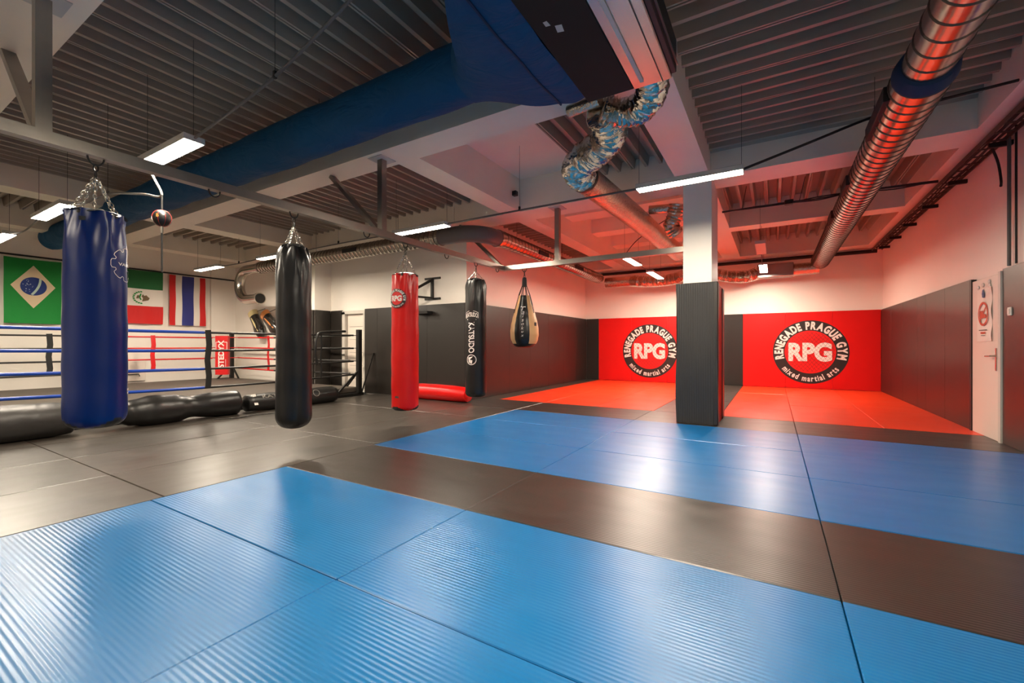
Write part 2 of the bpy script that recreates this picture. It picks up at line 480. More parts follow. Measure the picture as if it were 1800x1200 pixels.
deck('ceiling_deck', -0.75, 1.88, 9.98, 12.86, 'Y')
deck('ceiling_deck', -5.24, -4.13, 7.12, 12.86, 'X')
deck('ceiling_deck', -12.6, -10.05, 1.10, 3.66, 'X')
deck('ceiling_deck', -12.6, -10.05, 4.05, 6.56, 'X')
S('ceiling_slab', XL, -13.0, 1.10, 6.56, 3.75, ZT + .02, 'beam')
S('ceiling_slab', XL, XR, YN, 0.62, 3.75, ZT + .01, 'beam')
# columns
S('column', -1.10, -0.73, 6.55, 7.30, 0, ZBEAM, 'wall')
S('column', -10.05, -9.42, 6.50, YW, 0, ZBEAM, 'wall')

# ------------------------------------------------------------------ floor mats
def floor_mat(x0, x1, y0, y1, m, label, group):
    g = 0.0025
    o = MB().box(x0 + g, x1 - g, y0 + g, y1 - g, -0.04, random.uniform(-0.0012, 0.0012), 0.004).build('floor_mat', m)
    return tag(o, label, 'mat', group)
XS = [-3.77, -1.75, 0.25, XR]
cn = ['left', 'middle', 'right']
rows = [(1.32, 2.32, 'farthest row'), (0.32, 1.32, 'second row from the black strip'), (-0.68, 0.32, 'third row from the black strip'), (-1.68, -0.68, 'fourth row from the black strip')]
for (y0, y1, rn) in rows:
    for c in range(3): floor_mat(XS[c], XS[c + 1], y0, y1, 'blue', 'ribbed blue mat, near blue field, %s, %s column' % (rn.replace(' from the black strip', ' from the strip'), cn[c]), 'blue mats of the near field')
for c in range(3): floor_mat(XS[c], XS[c + 1], 2.32, 3.32, 'black_strip', 'black floor mat in the strip between the two blue fields, %s of three' % cn[c], 'black mats between the blue fields')
for (y0, y1, rn) in [(3.32, 4.33, 'nearest row'), (4.33, 5.36, 'middle row'), (5.36, 6.40, 'row farthest back')]:
    for c in range(3): floor_mat(XS[c], XS[c + 1], y0, y1, 'blue_far', 'blue mat, far blue field, %s, %s column' % (rn, cn[c]), 'blue mats of the far field')
for c in range(3): floor_mat(XS[c], XS[c + 1], 6.40, 7.45, 'black_strip', 'black floor mat between the far blue field and the red zone, %s of three' % cn[c], 'black mats before the red zone')
floor_mat(-5.22, -3.77, 6.40, 7.45, 'black_strip', 'black floor mat at the wall corner beside the red zone', 'black mats before the red zone')
for c, (x0, x1) in enumerate([(-4.80, -3.77), (-5.83, -4.80), (-6.86, -5.83), (-7.72, -6.86)]):
    wn = ['column beside the blue', 'second column', 'third column', 'column beside the ring'][c]
    for (y0, y1, rn) in [(-0.66, 1.40, 'nearest row'), (1.40, 3.38, 'second row'), (3.38, 5.40, 'third row'), (5.40, 6.88, 'row at the black padded wall')]:
        if c == 0 and y1 > 6: y1 = 6.40
        floor_mat(x0, x1, y0, y1, 'black', 'black mat left of the blue, %s, %s' % (wn, rn), 'black mats left of the blue fields')
floor_mat(-4.80, -3.77, -1.68, -0.66, 'black', 'black floor mat at the near left corner of the blue field', 'black mats left of the blue fields')
for (y0, y1, rn) in [(7.45, 9.40, 'front row'), (9.40, 11.35, 'middle row'), (11.35, 13.28, 'row against the logo wall')]:
    for c, (x0, x1) in enumerate([(-4.77, -3.75), (-3.75, -2.73), (-2.73, -1.72)]):
        floor_mat(x0, x1, y0, y1, 'red', 'red mat left of the padded column, %s, %s column' % (rn, cn[c]), 'red mats left of the column')
    for c, (x0, x1) in enumerate([(-0.71, 0.25), (0.25, 1.25), (1.25, XR)]):
        floor_mat(x0, x1, y0, y1, 'red', 'red mat right of the padded column, %s, %s column' % (rn, cn[c]), 'red mats right of the column')
    floor_mat(-1.72, -0.71, y0, y1, 'black', 'black floor mat of the strip dividing the red zone, %s' % rn, 'black mats dividing the red zone')
    floor_mat(-5.22, -4.77, y0, y1, 'black', 'narrow black floor mat left of the red mats, %s' % rn, 'black mats beside the red zone')

# ------------------------------------------------------------------ wall pads
ZP = 1.94
def wall_pad(x0, x1, y0, y1, m, label, group, z1=ZP):
    g = 0.0015
    dx = g if (x1 - x0) > (y1 - y0) else 0; dy = 0 if dx else g
    o = MB().box(x0 + dx, x1 - dx, y0 + dy, y1 - dy, 0.002, z1, 0.003).build('wall_pad', m)
    return tag(o, label, 'wall pad', group)
for k, (x0, x1, m) in enumerate([(-5.18, -4.77, 'pad_black'), (-4.77, -3.72, 'pad_red'), (-3.72, -2.68, 'pad_red'), (-2.68, -1.72, 'pad_red'), (-1.72, -0.71, 'pad_black'), (-0.71, 0.26, 'pad_red'), (0.26, 1.25, 'pad_red'), (1.25, 2.18, 'pad_red')]):
    lab = ['narrow black wall pad in the corner left of the left logo', 'red wall pad under the left part of the left round logo', 'red wall pad under the right part of the left round logo',
           'red wall pad on the back wall just left of the padded column', 'black wall pad on the back wall between the two red sections', 'red wall pad at the left edge of the right logo',
           'red wall pad behind the right round logo', 'red wall pad between the right logo and the right wall corner'][k]
    wall_pad(x0, x1, 13.30, YB, m, lab, 'red pads on the back wall' if m == 'pad_red' else 'black pads on the back wall')
for k, (a, b) in enumerate([(12.30, 13.30), (11.30, 12.30), (10.30, 11.30), (9.80, 10.30), (8.85, 9.80), (7.87, 8.85)]):
    wall_pad(2.18, XR, a, b, 'pad_black', 'dark wall pad on the right wall, ' + ['the one in the back corner', 'second from the back corner', 'third from the back corner', 'narrow one near the middle', 'second from the white door', 'directly left of the white door'][k], 'dark pads on the right wall')
wall_pad(2.18, XR, 6.45, 6.95, 'pad_black', 'dark wall pad right of the white door, with the light switch on it', 'dark pads on the right wall')
wall_pad(2.18, XR, 4.5, 6.44, 'pad_blue', 'blue wall pad at the right edge of the picture', 'dark pads on the right wall')
for k, (a, b) in enumerate([(7.45, 8.5), (8.5, 9.5), (9.5, 10.5), (10.5, 11.5), (11.5, 12.4), (12.4, 13.29)]):
    wall_pad(XC, -5.18, a, b, 'pad_black', 'dark wall pad left of the red mats, ' + ['second from the outer corner', 'third from the outer corner', 'fourth from the outer corner', 'third from the inner corner', 'second from the inner corner', 'the one in the inner corner'][k], 'dark pads left of the red zone')
wall_pad(XC, -5.18, 6.90, 7.45, 'pad_black', 'dark wall pad left of the red mats, at the outer wall corner', 'dark pads left of the red zone')
for k, (a, b) in enumerate([(-6.22, -5.24), (-7.2, -6.22), (-7.72, -7.2), (-8.14, -7.72)]):
    wall_pad(a, b, 6.90, YW, 'pad_black', 'black wall pad behind the hanging bags, ' + ['the one at the corner', 'second from the corner', 'third from the corner', 'the one beside the white panelled door'][k], 'black pads behind the hanging bags')
wall_pad(-9.36, -8.98, 6.90, YW, 'pad_black', 'black wall pad between the ring column and the white panelled door', 'black pads at the ring column')
wall_pad(-9.42, -9.36, 6.50, 6.90, 'pad_black', 'black wall pad on the side of the ring column', 'black pads at the ring column')
wall_pad(-10.05, -9.42, 6.45, 6.50, 'pad_black', 'black wall pad on the front of the ring column', 'black pads at the ring column')

# padded wrap of the free column
t = thing('column_padding', (-0.94, 6.9, 0), 'ribbed black foam padding wrapped around the white column', 'padding')
def bulge(x0, x1, y, z0, z1, dirn, th=0.05):
    m = MB()
    def f(u, v):
        z = z0 + (z1 - z0) * v
        b = 0.010 * sin(v * 9 + 1) * sin(pi * u) - 0.008 * sin(pi * v)
        return (x0 + (x1 - x0) * u + 0.012 * sin(v * 7) * (1 if u > .5 else -1) * abs(2 * u - 1) ** 3, y + b, z)
    m.patch(f, 10, 24)
    e = 0.05
    m.quad((x0, y, z0), (x0, y + e, z0), (x0, y + e, z1), (x0, y, z1)); m.quad((x1, y, z0), (x1, y, z1), (x1, y + e, z1), (x1, y + e, z0))
    m.quad((x0, y, z1), (x0, y + e, z1), (x1, y + e, z1), (x1, y, z1))
    return m
bulge(-1.18, -0.655, 6.49, 0.002, ZP + .02, 'y').build('front_pad', 'pad_rib', t)
MB().box(-0.70, -0.655, 6.50, 7.33, 0.002, ZP + .01, .01).build('side_pad', 'pad_red', t, label='red side pad of the column')
m = MB(); m.box(-0.71, -0.642, 6.485, 6.60, 0.002, ZP + .02, .012); m.box(-0.71, -0.642, 7.10, 7.345, 0.002, ZP, .012); m.build('edge_strip', 'pad_black', t)
MB().box(-1.18, -1.12, 6.50, 7.33, 0.002, ZP + .01, .01).build('side_pad', 'pad_black', t)
MB().box(-1.18, -0.655, 7.31, 7.36, 0.002, ZP, .01).build('rear_pad', 'pad_black', t)

# ------------------------------------------------------------------ wall logos
for (cx, lab) in ((-3.19, 'left one of the two round black and red gym logos, partly behind the padded column'), (0.785, 'right one of the two round black and red gym logos, near the right wall')):
    r = thing('wall_logo', (cx, 13.298, 0.92), lab, 'logo', 'round gym logos on the red wall')
    gym_logo(r, lambda a, b, l, cx=cx: (cx + a, 13.2985 - l, 0.925 + b), 0.80)

# ------------------------------------------------------------------ doors
# right wall door
d1 = struct(MB().box(2.18, XR + .01, 7.02, 7.80, 0.0, 1.90, .004).build('door_1', 'door_white'))
m = MB(); m.box(2.165, XR, 6.955, 7.015, 0, 1.92); m.build('door_frame', 'door_frame', d1)
MB().box(2.17, XR, 7.805, 7.865, 0, 1.93).build('door_edge', 'ahu_black', d1)
m = MB(); m.sweep([(2.18, 7.10, 0.97), (2.125, 7.10, 0.97)], .01, 10); m.sweep([(2.13, 7.10, 0.97), (2.127, 7.23, 0.965)], .009, 10); m.build('handle', 'chrome', d1, smooth=True)
MB().box(2.173, 2.181, 7.08, 7.12, 0.80, 1.06, .003).build('handle_plate', 'chrome', d1)
t = thing('door_notice', (2.16, 7.42, 1.46), 'white paper notice with a red no-shoes sign, stuck on the white door', 'notice')
def pf(u, v): return (2.175 - 0.006 * sin(v * 14) * u - .003, 7.62 - .42 * u, 1.14 + .64 * v)
MB().patch(pf, 10, 24).build('sheet', 'paper', t, smooth=True)
def pn(a, b, l=0.012): return (2.175 - l, 7.42 - a, 1.47 + b)
m = MB(); m.mapped(disc2d(.118, .145, 40), pn); m.mapped(line2d([(-.09, -.09), (.09, .09)], .02), pn)
m.mapped(([(-.09, -.05), (.085, -.05), (.09, -.01), (.03, .0), (-.01, .045), (-.05, .03), (-.09, .05)], [(0, 1, 2, 3, 4, 5, 6)]), lambda a, b: pn(a, b, .013)); m.build('no_shoes_sign', 'paper_red', t, label='red prohibition ring over a shoe')
MB().mapped(([(-.02, .2), (.03, .19), (.045, .235), (.03, .265), (.015, .30), (-.02, .285), (-.035, .245)], [(0, 1, 2, 3, 4, 5, 6)]), pn).build('crest', 'paper_blue', t)
m = MB(); m.mapped(line2d([(-.12, -.195), (.12, -.195)], .010), pn); m.mapped(line2d([(-.06, -.26), (.06, -.26)], .006), pn); m.build('small_print', 'paper_dark', t)
MB().mapped(line2d([(-.07, -.228), (.07, -.228)], .022), pn).build('red_line', 'paper_red', t)
for k, (yy, zz) in enumerate([(7.59, 1.80), (7.45, 1.82), (7.27, 1.84), (7.26, 1.79)]):
    o = MB().sphere((2.173, yy, zz), .028, 12, (.35, 1, 1)).build('suction_cup', 'glassy', None, True)
    tag(o, ['clear suction cup at the upper left of the notice', 'clear suction cup above the middle of the notice', 'upper clear suction cup right of the notice', 'lower clear suction cup right of the notice'][k], 'suction cup', 'suction cups on the door')
t = thing('light_switch', (2.17, 6.75, 1.42), 'small white light switch on the dark pad right of the door', 'switch')
MB().box(2.165, 2.18, 6.71, 6.79, 1.41, 1.50, .004).build('plate', 'plastic', t)
MB().box(2.158, 2.166, 6.725, 6.775, 1.425, 1.485, .003).build('rocker', 'plastic', t)

# panelled door behind the ring
d2 = struct(MB().box(-8.86, -8.20, 7.00, 7.05, 0.0, 1.84, .004).build('door_2', 'door_white'))
m = MB()
for q in range(5): m.box(-8.78, -8.22, 6.992, 7.001, 0.30 + q * .31, 0.304 + q * .31)
m.build('groove', 'steel_dark', d2)
m = MB(); m.box(-8.98, -8.88, 6.93, 7.03, 0, 1.90); m.box(-8.20, -8.145, 6.90, 7.03, 0, 1.90); m.box(-8.98, -8.145, 6.93, 7.03, 1.84, 1.92); m.build('door_frame', 'door_frame', d2)

# ------------------------------------------------------------------ ceiling lamps
def wiremesh(pts, r=0.0022): return MB().sweep(pts, r, 6)
def lamp(cx, cy, z, L, along, label, group, on=True, tilt=0):
    t = thing('ceiling_lamp', (cx, cy, z), label, 'lamp', group)
    w = .075; a = L / 2
    def B(l, ww, z0, z1, bev=.004):
        return MB().box(cx - l, cx + l, cy - ww, cy + ww, z0, z1, bev) if along == 'X' else MB().box(cx - ww, cx + ww, cy - l, cy + l, z0, z1, bev)
    hb = B(a, w + .008, z + .008, z + .045)
    for (l0, l1, w0, w1) in ((-a, a, w, w + .008), (-a, a, -w - .008, -w), (-a, -a + .008, -w, w), (a - .008, a, -w, w)):
        if along == 'X': hb.box(cx + l0, cx + l1, cy + w0, cy + w1, z - .010, z + .012)
        else: hb.box(cx + w0, cx + w1, cy + l0, cy + l1, z - .010, z + .012)
    hb = hb.build('housing', 'housing', t)
    B(a - .009, w - .001, z - .004, z + .007, 0).build('diffuser', 'lamp_on' if on else 'lamp_off', hb)
    for sgn in (-1, 1):
        e = (cx + sgn * (a - .02), cy) if along == 'X' else (cx, cy + sgn * (a - .02))
        wiremesh([(e[0], e[1], z + .04), (e[0], e[1], ZD)]).build('suspension_wire', 'wire', t)
    return t
g1 = 'lamps of the near row'; g2 = 'lamps of the second row'; g3 = 'lamps over the red zone'
ZL = 2.87
lamp(-4.80, 1.82, ZL, .98, 'X', 'large glowing tube lamp near the blue bag, before the blue fabric duct', g1)
lamp(-8.25, 1.82, ZL, 1.25, 'X', 'glowing tube lamp above the Brazilian flag, left of the blue bag chains', g1)
lamp(-11.0, 1.82, ZL, 1.15, 'X', 'glowing tube lamp cut by the left edge of the picture', g1)
lamp(-0.80, 1.45, ZL, 1.08, 'X', 'tube lamp of the near row just above the picture, under the air unit', g1)
lamp(-0.80, 5.02, ZL, 1.08, 'X', 'long glowing tube lamp in front of the white column top', g2)
lamp(-4.66, 5.02, ZL, 1.08, 'X', 'glowing tube lamp above the red hanging bag', g2)
lamp(-8.55, 5.02, ZL, 1.10, 'X', 'glowing tube lamp half hidden by the tall black bag', g2)
lamp(-11.2, 5.02, ZL, 1.10, 'X', 'glowing tube lamp above the striped Thai flag', g2)
lamp(-2.57, 9.20, ZL, 1.08, 'Y', 'small glowing lamp over the left red mats, the nearer of two', g3)
lamp(-2.57, 11.35, ZL, 1.25, 'Y', 'small glowing lamp over the left red mats, the farther of two', g3)
lamp(-0.20, 9.25, ZL, 1.10, 'Y', 'unlit pale lamp panel right of the white column', g3, on=False)
lamp(-0.20, 11.65, ZL, 1.20, 'Y', 'glowing lamp in front of the zinc duct box on the back wall', g3)
g4 = 'added lamps behind the viewpoint'
lamp(-4.8, -1.6, ZL, 1.08, 'X', 'added unseen tube lamp behind the viewpoint on the left', g4)  # added lamp out of view, lights the room from behind the camera
# conduits and cables that feed the lamps
def smoothpath(pts, n=8):
    P = [Vector(p) for p in pts]; out = []
    for i in range(len(P) - 1):
        p0 = P[max(0, i - 1)]; p1 = P[i]; p2 = P[i + 1]; p3 = P[min(len(P) - 1, i + 2)]
        for k in range(n):
            t = k / n
            out.append(0.5 * ((2 * p1) + (-p0 + p2) * t + (2 * p0 - 5 * p1 + 4 * p2 - p3) * t * t + (-p0 + 3 * p1 - 3 * p2 + p3) * t ** 3))
    out.append(P[-1]); return [tuple(p) for p in out]
def cable(pts, r, m, label, name='lamp_conduit', cat='conduit', group='conduits between the lamps', n=8, hang=()):
    t = thing(name, pts[0], label, cat, group)
    MB().sweep(smoothpath(pts, n), r, 10).build('tube', m, t, True)
    for (x, y, z) in hang:
        wiremesh([(x, y, z), (x, y, ZD)]).build('suspension_wire', 'wire', t)
        MB().box(x - .012, x + .012, y - .012, y + .012, z - .015, z + .04, .003).build('clamp', 'steel_dark', t)
    return t
cable([(-4.30, 1.82, 2.89), (-3.1, 1.82, 3.04), (-2.15, 1.82, 3.30)], .011, 'conduit', 'grey conduit rising from the near lamp toward the air unit', hang=[(-3.1, 1.82, 3.04)])
cable([(-5.28, 1.82, 2.86), (-5.12, 1.82, 2.70), (-4.96, 1.82, 2.50), (-5.4, 1.82, 2.60), (-6.3, 1.82, 2.76), (-7.0, 1.82, 2.78), (-7.64, 1.82, 2.86)], .011, 'conduit', 'sagging grey conduit that carries the speed ball', hang=[(-6.3, 1.82, 2.76)])
cable([(-8.87, 1.82, 2.87), (-9.6, 1.82, 2.80), (-10.44, 1.82, 2.86)], .010, 'conduit', 'short grey conduit between the two leftmost lamps')
cable([(-4.13, 5.02, 2.885), (-2.9, 5.02, 2.89), (-1.34, 5.02, 2.885)], .012, 'conduit', 'straight grey conduit between the lamp above the red bag and the column lamp', hang=[(-2.9, 5.02, 2.90)])
cable([(-5.2, 5.02, 2.88), (-6.6, 5.02, 2.89), (-8.0, 5.02, 2.87)], .010, 'conduit', 'grey conduit behind the tall black bag', hang=[(-6.6, 5.02, 2.90)])
cable([(-9.1, 5.02, 2.88), (-9.9, 5.02, 2.86), (-10.64, 5.02, 2.87)], .010, 'conduit', 'grey conduit left of the tall black bag', hang=[(-9.9, 5.02, 2.87)])
cable([(-0.26, 5.05, 2.90), (0.3, 5.30, 3.13), (0.86, 5.55, 3.36), (1.25, 5.6, 3.40), (1.87, 5.64, 3.45)], .013, 'cable', 'dark conduit rising from the column lamp to the right wall beam', hang=[(0.86, 5.55, 3.36)])
cable([(-2.57, 9.75, 2.88), (-2.57, 10.72, 2.87)], .008, 'conduit', 'short pale conduit between the two lamps over the left red mats')
cable([(-2.57, 8.66, 2.89), (-2.2, 8.3, 3.10), (-1.5, 7.9, 3.35)], .008, 'cable', 'thin dark conduit rising from the nearer red zone lamp')
cable([(-0.20, 9.8, 2.86), (-0.20, 10.4, 2.76), (-0.20, 11.05, 2.86)], .008, 'conduit', 'short conduit between the unlit and the lit lamp right of the column')

# ------------------------------------------------------------------ steel bag frame
XF = -4.21; YF = 6.72
t = thing('bag_frame', (XF, 3.8, 2.45), 'raw steel frame hung under the beams, carrying the punching bags', 'frame')
MB().bar((XF, -0.6, 2.49), (XF, YF - .03, 2.49), .08, .08).build('long_rail', 'steel', t)
MB().bar((XF - .04, YF + .01, 2.49), (-1.10, YF + .01, 2.49), .08, .08).build('cross_rail', 'steel', t)
for (a, b) in (((XF, 0.88, 2.53), (XF, 0.88, 3.42)), ((XF, 3.84, 2.53), (XF, 3.84, 3.42)), ((-3.14, YF + .01, 2.53), (-3.14, YF + .01, 3.42))):
    MB().bar(a, b, .08, .08).build('post', 'steel', t)
for (a, b) in (((XF - .06, 0.88, 2.54), (XF - 1.0, 0.90, 3.41)), ((XF - .06, 3.84, 2.54), (XF - 1.0, 3.86, 3.41)), ((XF - .06, YF, 2.54), (XF - 1.0, YF, 3.41))):
    MB().bar(a, b, .08, .05).build('brace', 'steel', t)
for (x, y) in ((XF, 0.88), (XF, 3.84), (-3.14, YF)):
    MB().box(x - .12, x + .12, y - .12, y + .12, 3.410, 3.418).build('top_plate', 'housing', t)
def ring_hook(x, y, z, along='Y'):
    m = MB(); pts = []
    for k in range(13):
        a = pi * k / 12
        d = .045 * cos(a); pts.append((x, y + d, z - .055 * sin(a)) if along == 'Y' else (x + d, y, z - .055 * sin(a)))
    m.sweep(pts, .006, 8); return m
for yy in (1.15, 1.93, 2.67, 3.60, 4.24, 5.10, 5.85, 6.50): ring_hook(XF, yy, 2.45).build('eye_hook', 'steel_dark', t, True)
ring_hook(-3.78, YF, 2.45, 'X').build('eye_hook', 'steel_dark', t, True)

# ------------------------------------------------------------------ hanging bags
def chain(a, b, parent, name='chain', link=.036, m='chrome', r=.0028):
    a = Vector(a); b = Vector(b); d = b - a; n = max(2, int(d.length / (link * .78))); t = d.normalized()
    u = Vector((0, 1, 0)) if abs(t.y) < .9 else Vector((1, 0, 0)); u = (u - t * u.dot(t)).normalized(); v = t.cross(u)
    mb = MB()
    for k in range(n):
        c = a + d * ((k + .5) / n); w = u if k % 2 else v; pts = []
        for q in range(11):
            an = 2 * pi * q / 10
            pts.append(tuple(c + t * (cos(an) * link * .5) + w * (sin(an) * link * .27)))
        mb.sweep(pts, r, 5, cap=False)
    return mb.build(name, m, parent, True)
def heavy_bag(name, label, x, y, z0, z1, r, vinyl, cap_h=0.0, pucker=1.0, seed=1, ztop_hook=2.40, nchain=4, sh=.0,  sub_top=.0, captop='rubber', round_b=.09, group=None, tilt=0.0):
    rnd = random.Random(seed)
    t = thing(name, (x, y, z0), label, 'punching bag', group)
    ph = [rnd.uniform(0, 6.28) for _ in range(6)]
    prof = []
    nb = 7
    for k in range(nb + 1):
        a = pi / 2 * k / nb; prof.append((max(.012, (r - round_b) + round_b * sin(a)) if k else .03, z0 + round_b * (1 - cos(a))))
    prof.insert(1, (r - round_b, z0 + .002))
    nz = 40
    for k in range(1, nz + 1):
        z = z0 + round_b + (z1 - z0 - round_b) * k / nz; q = max(0, (z - z1 + .16) / .16)
        prof.append((r * (1 - sh * q * q), z))
    rt = r * (1 - sh)
    H_ = z1 - z0
    def disp(k, a, rr, z):
        v = (z - z0) / H_; top = max(0, (v - .72) / .28); bot = max(0, 1 - (z - z0) / .16)
        w = 0
        if rr > r * .6:
            w += pucker * .012 * top ** 1.4 * (1.2 * (1 - 2 * abs(sin(a * 4 + ph[0] + 1.5 * top))) + .7 * (1 - 2 * abs(sin(a * 7 + ph[1] - 2 * top))) + .3 * sin(a * 14 + ph[2]))
            w += .003 * sin(a * 2 + ph[3] + v * 5) + .0018 * sin(v * 34 + ph[4] + sin(a * 2))
            w += .0025 * bot * sin(a * 26 + ph[5])
            w -= pucker * .012 * top ** 3
        return rr + w
    def mm(k, a): return 1 if (cap_h > 0 and prof[min(k + 1, len(prof) - 1)][1] < z0 + cap_h + .03 * sin(a * 3)) else 0
    MB().lathe(prof, x, y, 72, disp, mats=mm, cap=False).build('body', [vinyl, captop], t, True)
    # top cap: domed disc with folds
    pt = []
    for k in range(8):
        q = k / 7; pt.append((rt * (0.985 - .83 * q), z1 - .004 + .035 * sin(q * pi / 2) * (1 if pucker else .4)))
    MB().lathe(pt, x, y, 48, lambda k, a, rr, z: (rr + pucker * .006 * sin(a * 9 + ph[1]) * (1 - k / 7), .008 * sin(a * 6 + ph[2]) * (1 - k / 7) - .012 * abs(sin(a * 4)) * (1 - k / 7)), cap=True).build('top_cap', captop, t, True)
    top = (x, y, ztop_hook - .10)
    for k in range(nchain):
        a = 2 * pi * (k + .35) / nchain
        p = (x + cos(a) * rt * .8, y + sin(a) * rt * .8, z1 + .005)
        chain(p, (top[0] + cos(a) * .01, top[1] + sin(a) * .01, top[2]), t)
        MB().sweep([(x + cos(a) * rt * .97, y + sin(a) * rt * .97, z1 - .035), (x + cos(a) * rt * .96, y + sin(a) * rt * .96, z1 - .004), (x + cos(a) * rt * .78, y + sin(a) * rt * .78, z1 + .012)], .009, 8, sx=.25, sy=1.3, up=(cos(a), sin(a), 0)).build('strap', captop, t, True)
    chain(top, (x, y, ztop_hook), t, 'swivel', .05, 'steel_dark', .005)
    return t
CAMDIR = lambda x, y: atan2(-y, -x)
def wrap(x, y, r, ang, zc):
    return lambda a, b, l=0.004: (x + cos(ang + a / r) * (r + l), y + sin(ang + a / r) * (r + l), zc + b)

BX, BY, BR = XF, 1.15, .172
bag = heavy_bag('punching_bag', 'big blue vinyl punching bag with a white outline logo, hanging nearest the camera', BX, BY, .50, 2.04, BR, 'vinyl_blue', cap_h=.045, seed=3, nchain=5, pucker=.8)
f = wrap(BX, BY, BR, CAMDIR(BX, BY) + radians(66), 1.68)
pts = []
for k in range(8):
    a = 2 * pi * k / 8
    for (da, rr) in ((-.26, .118), (-.13, .122), (.13, .122), (.26, .118), (.32, .098), (.46, .098)):
        pts.append((cos(a + da) * rr, sin(a + da) * rr))
pts.append(pts[0])
m = MB(); m.mapped(line2d(pts, .004), lambda a, b: f(a, b, .006)); m.build('outline_logo', 'print_white', part(bag, 'body'))
m = MB()
vs, fs = centred('VAULT', 1, .03, width=.15, height=.022)
m.mapped((vs, fs), lambda a, b: f(a, b, .006)); m.build('lettering', 'print_white', part(bag, 'body'))
f2 = wrap(BX, BY, BR, CAMDIR(BX, BY) + radians(82), .75)
MB().mapped(([(-.03, -.02), (.03, -.02), (.03, -.004), (-.03, -.004), (-.03, .004), (.03, .004), (.03, .02), (-.03, .02)], [(0, 1, 2, 3), (4, 5, 6, 7)]), lambda a, b: f2(a, b, .005)).build('small_print', 'print_white', part(bag, 'body'))
f3 = wrap(BX, BY, BR, CAMDIR(BX, BY) - radians(22), 1.965)
MB().mapped(([(-.018, -.014), (.018, -.014), (.018, .014), (-.018, .014)], [(0, 1, 2, 3)]), lambda a, b: f3(a, b, .010)).build('care_label', 'strap', part(bag, 'body'))

heavy_bag('punching_bag', 'tall plain black vinyl punching bag hanging between the ring and the red bag', XF, 2.67, .245, 2.10, .167, 'vinyl_black', sh=.30, seed=5, round_b=.13, pucker=1.0)
rb = heavy_bag('punching_bag', 'red vinyl punching bag with the round gym logo near its top', XF, 4.24, .235, 2.03, .176, 'vinyl_red', cap_h=.04, seed=8, nchain=4, pucker=.9, round_b=.06)
f = wrap(XF, 4.24, .176, CAMDIR(XF, 4.24) - radians(36), 1.70)
gym_logo(rb, lambda a, b, l: f(a, b, .012 + l), .125, fence=False)
f = wrap(XF, 4.24, .176, CAMDIR(XF, 4.24) - radians(36), .42)
MB().mapped(([(-.028, -.012), (.028, -.012), (.028, .012), (-.028, .012)], [(0, 1, 2, 3)]), lambda a, b: f(a, b, .006)).build('small_print', 'paper_dark', part(rb, 'body'))
kb = heavy_bag('punching_bag', 'black punching bag with white vertical KATSUDO lettering', XF, 5.85, .245, 2.17, .172, 'vinyl_black', sh=.14, seed=12, nchain=4, pucker=.8, round_b=.09)
ka = CAMDIR(XF, 5.85) - radians(25)
f = wrap(XF, 5.85, .172, ka, 1.22)
m = MB(); vs, fs = centred('KATSUDO', 1, .02, width=.50, height=.10, shear=-.15); m.mapped(([(b, -a) for a, b in vs], [tuple(reversed(q)) for q in fs]), lambda a, b: f(a, b, .006))
f4 = wrap(XF, 5.85, .172, ka, .86)
m.mapped(disc2d(.072, .085, 36), lambda a, b: f4(a, b, .006)); m.mapped(([(-.055, .035), (.03, .055), (-.03, .0), (.02, -.01), (.01, -.065), (-.045, -.045)], [(0, 2, 1), (0, 5, 2), (2, 5, 4, 3)]), lambda a, b: f4(a, b, .006))
f5 = wrap(XF, 5.85, .172, ka, 1.57)
vs, fs = centred('KATSUDO', 1, .01, width=.20, height=.07); m.mapped((vs, fs), lambda a, b: f5(a, b + .02 * (1 - (a / .1) ** 2), .006))
m.mapped(line2d([(-.11, -.035), (-.11, .05), (-.05, .075), (.05, .075), (.11, .05), (.11, -.035), (-.11, -.035)], .006), lambda a, b: f5(a, b, .006))
m.mapped(line2d([(-.08, -.06), (.08, -.06)], .010), lambda a, b: f5(a, b, .006))
m.build('lettering', 'print_white', part(kb, 'body'))

# teardrop bag
TX, TY = -3.78, 6.72
tb = thing('teardrop_bag', (TX, TY, 1.05), 'pear shaped black and cream punching bag with white script', 'punching bag')
prof = [(.02, 1.05), (.10, 1.055), (.16, 1.075), (.205, 1.12), (.235, 1.19), (.248, 1.27), (.248, 1.36), (.236, 1.45), (.214, 1.55), (.186, 1.65), (.155, 1.75), (.128, 1.84), (.108, 1.92), (.095, 1.97)]
pp = []
for (a, b) in zip(prof, prof[1:]):
    for q in range(3): pp.append((a[0] + (b[0] - a[0]) * q / 3, a[1] + (b[1] - a[1]) * q / 3))
pp.append(prof[-1])
ta = CAMDIR(TX, TY)
def tm(k, a):
    if pp[k][1] < 1.115: return 0
    d = (a - ta + pi) % (2 * pi) - pi
    return 0 if (-radians(44) < d < radians(20) or abs(d) > radians(125)) else 1
MB().lathe(pp, TX, TY, 72, lambda k, a, r, z: r + .003 * sin(a * 4) + .002 * sin(z * 50 + a), mats=tm).build('body', ['vinyl_black', 'cream'], tb, True)
for k in range(8):
    a = 2 * pi * k / 8
    MB().sweep([(TX + cos(a) * .19, TY + sin(a) * .19, 1.66), (TX + cos(a) * .10, TY + sin(a) * .10, 1.99), (TX + cos(a) * .035, TY + sin(a) * .035, 2.16)], .006, 6).build('strap', 'strap', tb)
m = MB(); m.lathe([(.045, 2.13), (.04, 2.25), (.032, 2.29)], TX, TY, 16); m.build('collar', 'strap', tb, True)
chain((TX, TY, 2.29), (TX, TY, 2.42), tb, 'swivel', .05, 'steel_dark', .005)
m = MB()
